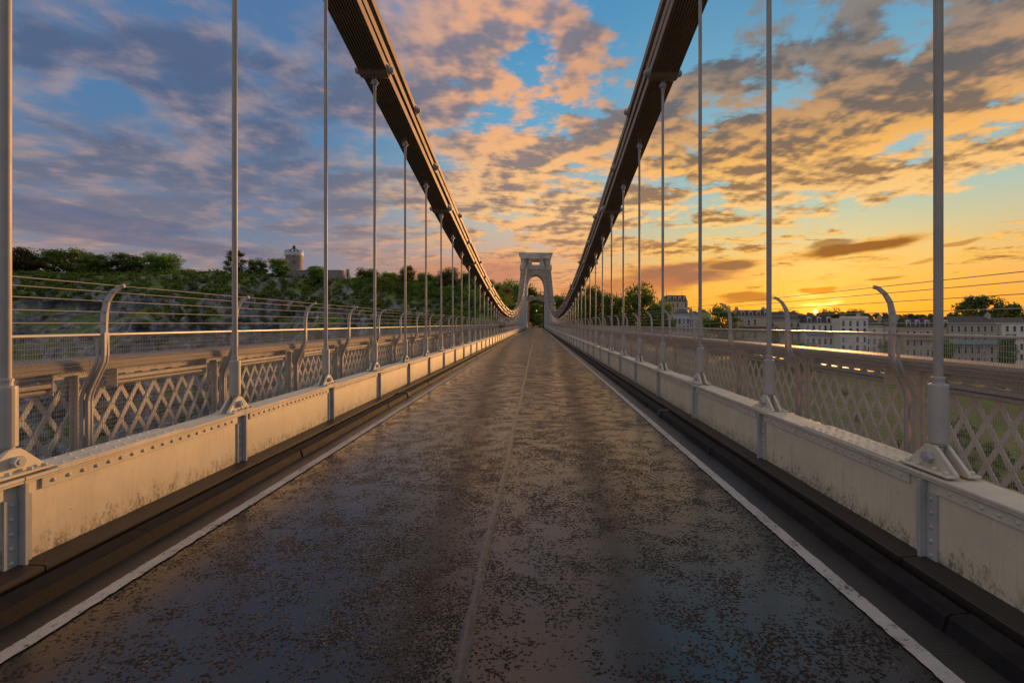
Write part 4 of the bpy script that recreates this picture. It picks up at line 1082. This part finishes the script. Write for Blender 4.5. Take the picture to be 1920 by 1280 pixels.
# ================================================================ houses
def wallmat(name, c): return simple(name, c, tuple(x * 0.86 for x in c), 0.35, 0.75, 0, 0.1, 3)
W = {'white': wallmat('white_stucco', (0.76, 0.69, 0.58)), 'blue': wallmat('pale_blue_stucco', (0.58, 0.62, 0.66)), 'tan': wallmat('bath_stone', (0.52, 0.42, 0.27)), 'pale': wallmat('pale_stucco', (0.62, 0.54, 0.43)),
     'grey': wallmat('greyish_stone', (0.46, 0.39, 0.29)), 'teal': simple('teal_canopy', (0.10, 0.26, 0.28), (0.13, 0.30, 0.31), 1, 0.5), 'cream': wallmat('cream_stucco', (0.66, 0.58, 0.46))}
HN = [0]
M['glass_pale'] = simple('curtained_glass', (0.20, 0.19, 0.17), (0.30, 0.28, 0.25), 1.2, 0.3)
def house(label, px0, px1, eave, Y, wall, rows, cols, roof='hip', roof_h=2.2, base_py=702, depth=10, dormers=0, chimneys=1, wsize=(1.0, 1.7), canopy=None, parapet=False, rz=0.0, name='terraced_house', extra=None, balcony=None):
    a, b = at(px0, eave, Y), at(px1, eave, Y); zb = at((px0 + px1) / 2, base_py, Y).z - 1.0
    Wd = (b.x - a.x); Hh = a.z - zb
    t = thing(name, label, 'house', ((a.x + b.x) / 2, Y, zb), rz, 'houses of the terraces')
    hw = Wd / 2 - 0.02
    HN[0] += 1; t.location.y += (0, 2.2, -0.8, 1.4, 0.4, -1.2)[HN[0] % 6]; glasses = (M['glass'], M['glass_pale'], M['glass'])
    mb = MB(); mb.box((-hw, 0, 0), (hw, depth, Hh)); put('wall', mb.mesh('wall', W[wall]), t)
    mb = MB(); mb.box((-hw - 0.02, -0.25, Hh + 0.002), (hw + 0.02, depth, Hh + 0.28)); put('cornice', mb.mesh('cornice', W[wall]), t)
    z = Hh + 0.282
    if parapet:
        mb = MB(); mb.box((-hw, -0.1, z), (hw, 0.25, z + 0.75)); put('parapet', mb.mesh('parapet', W[wall]), t)
    rf = None
    if roof == 'hip':
        i_ = min(hw * 0.6, 2.5); mb = MB()
        mb.add([(-hw, 0.3, z), (hw, 0.3, z), (hw, depth, z), (-hw, depth, z), (-hw + i_, depth * .45, z + roof_h), (hw - i_, depth * .45, z + roof_h)], [(0, 1, 5, 4), (1, 2, 5), (2, 3, 4, 5), (3, 0, 4), (0, 3, 2, 1)])
        rf = put('roof', mb.mesh('roof', M['slate']), t)
    elif roof == 'mansard':
        mb = MB(); i_ = 0.9
        mb.add([(-hw, 0.1, z), (hw, 0.1, z), (hw, depth, z), (-hw, depth, z), (-hw + i_, 1.3, z + roof_h), (hw - i_, 1.3, z + roof_h), (hw - i_, depth - 1.3, z + roof_h), (-hw + i_, depth - 1.3, z + roof_h)],
               [(0, 1, 5, 4), (1, 2, 6, 5), (2, 3, 7, 6), (3, 0, 4, 7), (4, 5, 6, 7), (0, 3, 2, 1)])
        rf = put('roof', mb.mesh('roof', M['slate']), t)
    for d_ in range(dormers):
        x = -hw + (d_ + 0.5) * 2 * hw / dormers
        mb = MB(); mb.box((x - 0.75, 0.25, z + 0.05), (x + 0.75, 2.2, z + roof_h * 0.72)); mb.prism([(x - 0.9, z + roof_h * 0.72), (x + 0.9, z + roof_h * 0.72), (x, z + roof_h * 0.72 + 0.35)], 'y', 0.15, 2.2)
        dm = put('dormer', mb.mesh('dormer', M['frame']), t)
        mb = MB(); mb.box((x - 0.5, 0.20, z + 0.25), (x + 0.5, 0.249, z + roof_h * 0.62)); put('pane', mb.mesh('pane', M['glass']), dm)
    for c_ in range(chimneys):
        x = (-hw + 0.7) if c_ == 0 else (hw - 0.7)
        mb = MB(); mb.box((x - 0.55, depth * .4, z), (x + 0.55, depth * .4 + 1.1, z + roof_h + 0.9))
        for q in (-0.35, 0, 0.35): mb.lathe([(0.13, z + roof_h + 0.9), (0.10, z + roof_h + 1.5)], 6, (x + q, depth * .4 + .55, 0))
        put('chimney', mb.mesh('chimney', W['grey']), rf or t)
    for r_, (row_py, hh) in enumerate(rows):
        zr = at((px0 + px1) / 2, row_py, Y).z - zb
        for c_ in range(cols):
            x = -hw + (c_ + 0.5) * 2 * hw / cols; w2 = wsize[0] / 2 * (1.0 if r_ % 2 else 0.86)
            if random.random() < 0.08: continue
            mb = MB(); mb.box((x - w2 - .12, -0.07, zr - hh / 2 - .12), (x - w2, -0.001, zr + hh / 2 + .12)); mb.box((x + w2, -0.07, zr - hh / 2 - .12), (x + w2 + .12, -0.001, zr + hh / 2 + .12))
            mb.box((x - w2, -0.07, zr + hh / 2), (x + w2, -0.001, zr + hh / 2 + .12)); mb.box((x - w2 - .2, -0.16, zr - hh / 2 - .2), (x + w2 + .2, -0.001, zr - hh / 2 - .1201)); mb.box((x - w2, -0.05, zr - .03), (x + w2, -0.02, zr + .03))
            wn = put('window', mb.mesh('window', M['frame']), t)
            mb = MB(); mb.box((x - w2, -0.018, zr - hh / 2 - .1), (x + w2, -0.002, zr + hh / 2)); put('pane', mb.mesh('pane', random.choice(glasses)), wn)
    if canopy:
        mname, cpy, dp = canopy; zc = at((px0 + px1) / 2, cpy, Y).z - zb
        mb = MB(); mb.prism([(-dp, zc - 0.55), (-dp, zc - 0.4), (-0.002, zc + 0.35), (-0.002, zc - 0.1)], 'x', -hw + 0.1, hw - 0.1)
        put('canopy', mb.mesh('canopy', M[mname] if mname in M else W[mname]), t)
        mb = MB()
        for q in range(6): 
            x = -hw + 0.3 + q * (2 * hw - 0.6) / 5; mb.box((x - .05, -dp + .05, zc - 3.0), (x + .05, -dp + .15, zc - .5))
        put('canopy_posts', mb.mesh('canopy_posts', M['frame']), t)['kind'] = 'stuff'
    if balcony:
        zc = at((px0 + px1) / 2, balcony, Y).z - zb; mb = MB(); mb.box((-hw + .2, -0.9, zc - .12), (hw - .2, -0.002, zc)); put('balcony', mb.mesh('balcony', W[wall]), t)
        mb = MB(); mb.box((-hw + .2, -0.9, zc + .85), (hw - .2, -0.85, zc + .92)); n = int(Wd / 0.35)
        for q in range(n): 
            x = -hw + .25 + q * (2 * hw - .5) / max(1, n - 1); mb.box((x - .02, -0.89, zc), (x + .02, -0.86, zc + .86))
        put('railing', mb.mesh('railing', M['dark']), t)['kind'] = 'stuff'
    return t
h = house('large tan hotel with dark mansard roof and dormers behind the trees', 1253, 1292, 566, 262, 'tan', [(572, 2.2), (584, 2.2), (597, 2.2)], 5, 'mansard', 3.4, 690, 16, 4, 0, (1.2, 2.2), name='hotel_building')
for q in (-1, 1):
    mb = MB(); mb.lathe([(0.35, 0), (0.25, 0.6), (0.10, 0.8), (0.06, 3.0)], 8, (q * 4.2, 6, h.children[0].dimensions.z * 0)); o = put('finial', mb.mesh('finial', M['slate']), h, (0, 0, at(1270, 553, 262).z - h.location.z - .3))
house('pale blue white house end with pitched slate roof beside the trees', 1262, 1292, 590, 186, 'blue', [(602, 1.9), (616, 1.9), (632, 1.9), (650, 1.9)], 4, 'hip', 2.0, 676, 9, 0, 1, (0.9, 1.9), rz=R(-16))
house('pale blue white house with tall narrow windows', 1294, 1314, 592, 184, 'blue', [(604, 2.0), (618, 2.0), (634, 2.0), (652, 2.0)], 4, 'hip', 1.6, 676, 9, 0, 1, (0.7, 2.0), rz=R(-16))
house('narrow white house half hidden by the big round tree', 1316, 1334, 590, 186, 'white', [(603, 1.8), (618, 1.8), (634, 1.8)], 2, 'hip', 1.8, 676, 9, 0, 1, (0.9, 1.8))
house('tan house with dormered mansard roof, tall chimneys and dark canopy', 1384, 1442, 594, 186, 'tan', [(604, 1.9), (628, 2.0), (646, 2.0), (664, 2.0)], 5, 'mansard', 2.3, 692, 10, 4, 2, (1.0, 1.9), canopy=('slate', 614, 1.6))
house('long greyish house with plain eaves and dark veranda below the sun', 1443, 1514, 600, 186, 'grey', [(608, 1.7), (632, 1.9), (650, 1.9), (668, 1.9)], 6, 'hip', 3.0, 694, 10, 0, 1, (1.0, 1.7), canopy=('slate', 618, 1.6))
h = house('white house with striped awning, arched windows and dark dormered roof', 1515, 1571, 607, 180, 'white', [(615, 1.8), (640, 1.9), (655, 1.9), (672, 1.9)], 5, 'mansard', 2.8, 698, 10, 3, 0, (1.0, 1.9))
stripe, w_, b_ = material('striped_awning'); xx = w_.xyz(w_.new('ShaderNodeTexCoord').outputs['Object'])[0]
w_.l.new(w_.mix(w_.m('GREATER_THAN', w_.m('FRACT', w_.m('MULTIPLY', xx, 1.1)), 0.5), (0.6, 0.58, 0.55, 1), (0.02, 0.02, 0.02, 1)), b_.inputs['Base Color'])
zc = at(1543, 625, 180).z - h.location.z
mb = MB(); mb.prism([(-1.1, zc - 0.5), (-1.1, zc - 0.25), (-0.002, zc + 0.45), (-0.002, zc + 0.2)], 'x', -4.9, 4.9); put('awning', mb.mesh('awning', stripe), h)
house('tall white house with flat parapet and two rows of small windows', 1572, 1625, 598, 178, 'white', [(606, 1.6), (620, 1.7), (636, 1.7), (652, 1.9), (670, 1.9)], 4, None, 0.3, 700, 11, 0, 0, (0.9, 1.6), parapet=True, balcony=660)
house('low pale house with hipped dark roof next to the tall white one', 1626, 1662, 612, 176, 'cream', [(622, 1.7), (640, 1.8), (656, 1.9), (674, 1.9)], 3, 'hip', 3.4, 702, 10, 0, 1, (1.1, 1.7))
house('narrow pale house between the hipped roof and the balconied tan house', 1663, 1690, 614, 176, 'pale', [(624, 1.7), (642, 1.8), (658, 1.9), (676, 1.9)], 2, 'hip', 3.0, 702, 10, 0, 1, (1.0, 1.7))
house('tan house with dark roof, dormers and railed balcony', 1691, 1778, 615, 174, 'tan', [(625, 1.7), (642, 1.8), (660, 2.0), (678, 2.0)], 7, 'mansard', 3.2, 704, 10, 5, 2, (1.0, 1.7), balcony=636)
house('long brownish stone house with a teal canopy', 1779, 1878, 609, 172, 'grey', [(616, 1.7), (631, 1.8), (656, 2.1), (676, 2.1)], 8, 'hip', 2.8, 706, 10, 0, 2, (1.0, 1.7), canopy=('teal', 642, 1.8))
house('white stuccoed house beyond the long stone house', 1879, 1962, 607, 170, 'white', [(616, 1.7), (632, 1.8), (650, 1.9), (670, 1.9)], 6, 'hip', 2.0, 708, 10, 0, 1, (1.1, 1.7))

# church spire beyond the trees
c = at(1070, 600, 300); t = thing('church_spire', 'slender dark church spire rising above the trees', 'spire', (c.x, 300, -2))
mb = MB(); mb.lathe([(2.2, 0), (2.2, 10.0)], 8); put('spire_tower', mb.mesh('spire_tower', M['rubble']), t)
hs = at(1070, 529, 300).z + 2; mb = MB(); mb.lathe([(2.4, 10.0), (1.5, 14.0), (0.35, hs - 2.5), (0.06, hs)], 8); put('spire_cone', mb.mesh('spire_cone', M['slate']), t)

# observatory on the cliff
c = at(551.5, 520, 246); zb = c.z - 3
t = thing('observatory_tower', 'round stone observatory tower with whitewashed battlements and domed lantern', 'tower', (c.x, 246, zb))
top = at(551, 470, 246).z - zb; band = at(551, 481, 246).z - zb
r0 = 15.6 / F_PX * 246
mb = MB(); mb.lathe([(r0 * 1.03, 0), (r0 * .93, band)], 28); put('shaft', mb.mesh('shaft', M['rubble']), t)
mb = MB(); mb.lathe([(r0 * .95, band), (r0 * 1.04, band + 0.5), (r0 * 1.04, top - 0.9), (r0 * 0.9, top - 0.9)], 28); par = put('parapet', mb.mesh('parapet', M['whitewash']), t)
for i in range(14):
    a = i * 2 * math.pi / 14; mb = MB(); mb.box((r0 * .88, -0.45, top - 0.901), (r0 * 1.045, 0.45, top + 0.1)); put('merlon', mb.mesh('merlon', M['whitewash']), par, (0, 0, 0), (0, 0, a))
mb = MB(); lz = at(551, 462, 246).z - zb; mb.lathe([(r0 * .7, top - 1), (r0 * .66, top + .2), (r0 * .25, top + 1.0), (0.7, top + 1.1), (0.7, lz - .5), (0.95, lz - .5), (0.5, lz + .2), (0.1, lz + .7)], 16); put('lantern', mb.mesh('lantern', M['slate']), t)
for a, zz in ((-1.2, .72), (-1.9, .45), (-0.7, .4)):
    mb = MB(); mb.box((r0 * .93, -0.35, band * zz), (r0 * 1.02, 0.35, band * zz + 1.3)); put('window', mb.mesh('window', M['glass']), t, (0, 0, 0), (0, 0, a))
c0, c1 = at(548, 507, 243), at(622, 510, 243)
t = thing('observatory_wall', 'long low stone range linking the observatory tower to the bastion', 'building', ((c0.x + c1.x) / 2, 243, c0.z - 8)); L = (c1.x - c0.x) / 2
mb = MB(); mb.box((-L, 0, 0), (L, 5, 8)); put('wall', mb.mesh('wall', M['rubble']), t); mb = MB(); mb.box((-L - .1, -.15, 8.002), (L + .1, 5.1, 8.35)); put('coping', mb.mesh('coping', M['ashlar']), t)
for x in (-4, 3): 
    mb = MB(); mb.box((x - .6, -.05, 3.5), (x + .6, -.002, 6)); put('window', mb.mesh('window', M['glass']), t)
c = at(632, 527, 240); zt = at(632, 508.5, 240).z
t = thing('stone_bastion', 'low round stone bastion on the cliff top beside the narrow evergreen', 'building', (c.x, 240, c.z - 3)); rr = 15 / F_PX * 240
mb = MB(); mb.lathe([(rr, 0), (rr * .99, zt - c.z + 3)], 24); put('wall', mb.mesh('wall', M['rubble']), t); mb = MB(); mb.lathe([(rr * 1.03, zt - c.z + 3.002), (rr * 1.03, zt - c.z + 3.35), (rr * .8, zt - c.z + 3.35)], 24); put('coping', mb.mesh('coping', M['ashlar']), t)

# ================================================================ far end of the road: cars, lamp, walkers
def car(label, x, y, c, rz=0.0):
    t = thing('parked_car', label, 'car', (x, y, 0.0), rz, 'cars beyond the bridge tower')
    mc = simple('car_paint_' + c[0], c[1], c[1], 2, 0.25)
    mb = MB(); mb.prism([(-2.1, 0.35), (-2.05, 0.85), (-1.2, 0.95), (1.0, 0.95), (2.0, 0.82), (2.1, 0.4), (2.0, 0.28), (-2.0, 0.28)], 'x', -0.86, 0.86); put('body', bevel(mb.mesh('body', mc), 0.06, 2), t)
    mb = MB(); mb.add([(-.8, -1.7, .95), (.8, -1.7, .95), (.8, 1.1, .95), (-.8, 1.1, .95), (-.62, -1.2, 1.45), (.62, -1.2, 1.45), (.62, .4, 1.45), (-.62, .4, 1.45)], [(0, 1, 5, 4), (1, 2, 6, 5), (2, 3, 7, 6), (3, 0, 4, 7), (4, 5, 6, 7)]); put('cabin', mb.mesh('cabin', M['glass']), t)
    for sx in (-1, 1):
        for sy in (-1.3, 1.3):
            mb = MB(); mb.tube([(sx * .70, sy, .32), (sx * .90, sy, .32)], 0.32, 14); wh = put('wheel', mb.mesh('wheel', M['dark']), t); mb = MB(); mb.tube([(sx * .895, sy, .32), (sx * .91, sy, .32)], 0.19, 10); put('rim', mb.mesh('rim', M['boss']), wh)
        mb = MB(); mb.box((sx * .5, -2.13, .62), (sx * .8, -2.05, .76)); put('tail_light', mb.mesh('tail_light', simple('red_lens', (.35, .02, .01), (.3, .02, .01), 3, .3)), t)
car('dark parked car just beyond the tower arch', 2.1, 186, ('dark', (0.02, 0.02, 0.025)))
car('grey parked car farther up the road beyond the tower arch', -2.4, 205, ('grey', (0.25, 0.26, 0.28)))
t = thing('bollard', 'short black bollard in the road under the tower arch', 'bollard', (-1.35, 178, 0)); 
mb = MB(); mb.lathe([(.16, 0), (.13, .1), (.12, .95)], 12); put('shaft', mb.mesh('shaft', M['dark']), t); mb = MB(); mb.lathe([(.15, .95), (.16, 1.02), (.1, 1.12), (.03, 1.16)], 12); put('cap', mb.mesh('cap', M['dark']), t)
t = thing('street_lamp', 'lit street lamp glowing beneath the trees beyond the tower', 'street lamp', tuple(at(1006, 611, 215)[:2]) + (0.0,))
lh = at(1006, 583, 215).z
mb = MB(); mb.lathe([(.14, 0), (.10, .6), (.06, lh - .3)], 10); put('lamp_post', mb.mesh('lamp_post', M['dark']), t)
lm, w_, b_ = material('lamp_glow'); b_.inputs['Base Color'].default_value = (.8, .6, .3, 1); b_.inputs['Emission Color'].default_value = (1, .62, .25, 1); b_.inputs['Emission Strength'].default_value = 1.3
mb = MB(); mb.lathe([(.10, lh - .2), (.20, lh + .05), (.20, lh + .25), (.06, lh + .35)], 12); put('lamp_head', mb.mesh('lamp_head', lm), t)

def person(label, x, y, coat, legs, phase):
    """a walker: one skinned body, hair and coat as children"""
    t = thing('person', label, 'person', (x, y, 0.02), 0.0)
    sw = 0.22 * phase
    P = [(0, 0, .93), (0, .01, 1.15), (0, .01, 1.40), (0, .02, 1.50), (0, .03, 1.60), (0, .03, 1.72),      # pelvis..head
         (-.10, 0, .88), (-.11, sw * .6 + .03, .50), (-.11, sw, .08), (-.11, sw + .14, .03),
         (.10, 0, .88), (.11, -sw * .6 + .04, .50), (.11, -sw, .09), (.11, -sw + .13, .03),
         (-.19, .01, 1.40), (-.24, -sw * .5, 1.14), (-.23, -sw * .8 + .08, .90), (-.23, -sw * .8 + .10, .80),
         (.19, .01, 1.40), (.24, sw * .5, 1.14), (.23, sw * .8 + .08, .90), (.23, sw * .8 + .10, .80)]
    E_ = [(0, 1), (1, 2), (2, 3), (3, 4), (4, 5), (0, 6), (6, 7), (7, 8), (8, 9), (0, 10), (10, 11), (11, 12), (12, 13), (2, 14), (14, 15), (15, 16), (16, 17), (2, 18), (18, 19), (19, 20), (20, 21)]
    rad = [(.15, .11), (.14, .10), (.17, .10), (.055, .055), (.085, .10), (.075, .085), (.085, .09), (.06, .06), (.045, .045), (.04, .03), (.085, .09), (.06, .06), (.045, .045), (.04, .03), (.06, .06), (.045, .045), (.035, .035), (.03, .04), (.06, .06), (.045, .045), (.035, .035), (.03, .04)]
    me = bpy.data.meshes.new('body'); me.from_pydata(P, E_, [])
    m, w_, b_ = material('clothes_' + label.split()[1]); z = w_.xyz(w_.new('ShaderNodeTexCoord').outputs['Object'])[2]
    c = w_.mix(w_.m('GREATER_THAN', z, 0.86), (*legs, 1), (*coat, 1)); c = w_.mix(w_.m('GREATER_THAN', z, 1.49), c, (.38, .24, .17, 1)); w_.l.new(c, b_.inputs['Base Color']); b_.inputs['Roughness'].default_value = .8
    me.materials.append(m); o = put('body', me, t)
    o.modifiers.new('skin', 'SKIN'); o.modifiers.new('sub', 'SUBSURF').levels = 1; o.modifiers['sub'].render_levels = 1
    for v, r in zip(me.skin_vertices[0].data, rad): v.radius = r
    me.skin_vertices[0].data[0].use_root = True
    hb_ = MB(); hb_.lathe([(.02, 1.80), (.085, 1.77), (.112, 1.68), (.108, 1.60), (.06, 1.56)][::-1], 12, (0, 0, 0)); put('hair', hb_.mesh('hair', M['dark'], True), t)
    return t
person('person in dark coat walking on the cliff side footway', -3.85, 58.5, (.015, .015, .018), (.02, .02, .025), 1)
person('person in plum coloured jacket walking on the cliff side footway', -3.95, 66.0, (.16, .06, .11), (.03, .03, .05), -1)
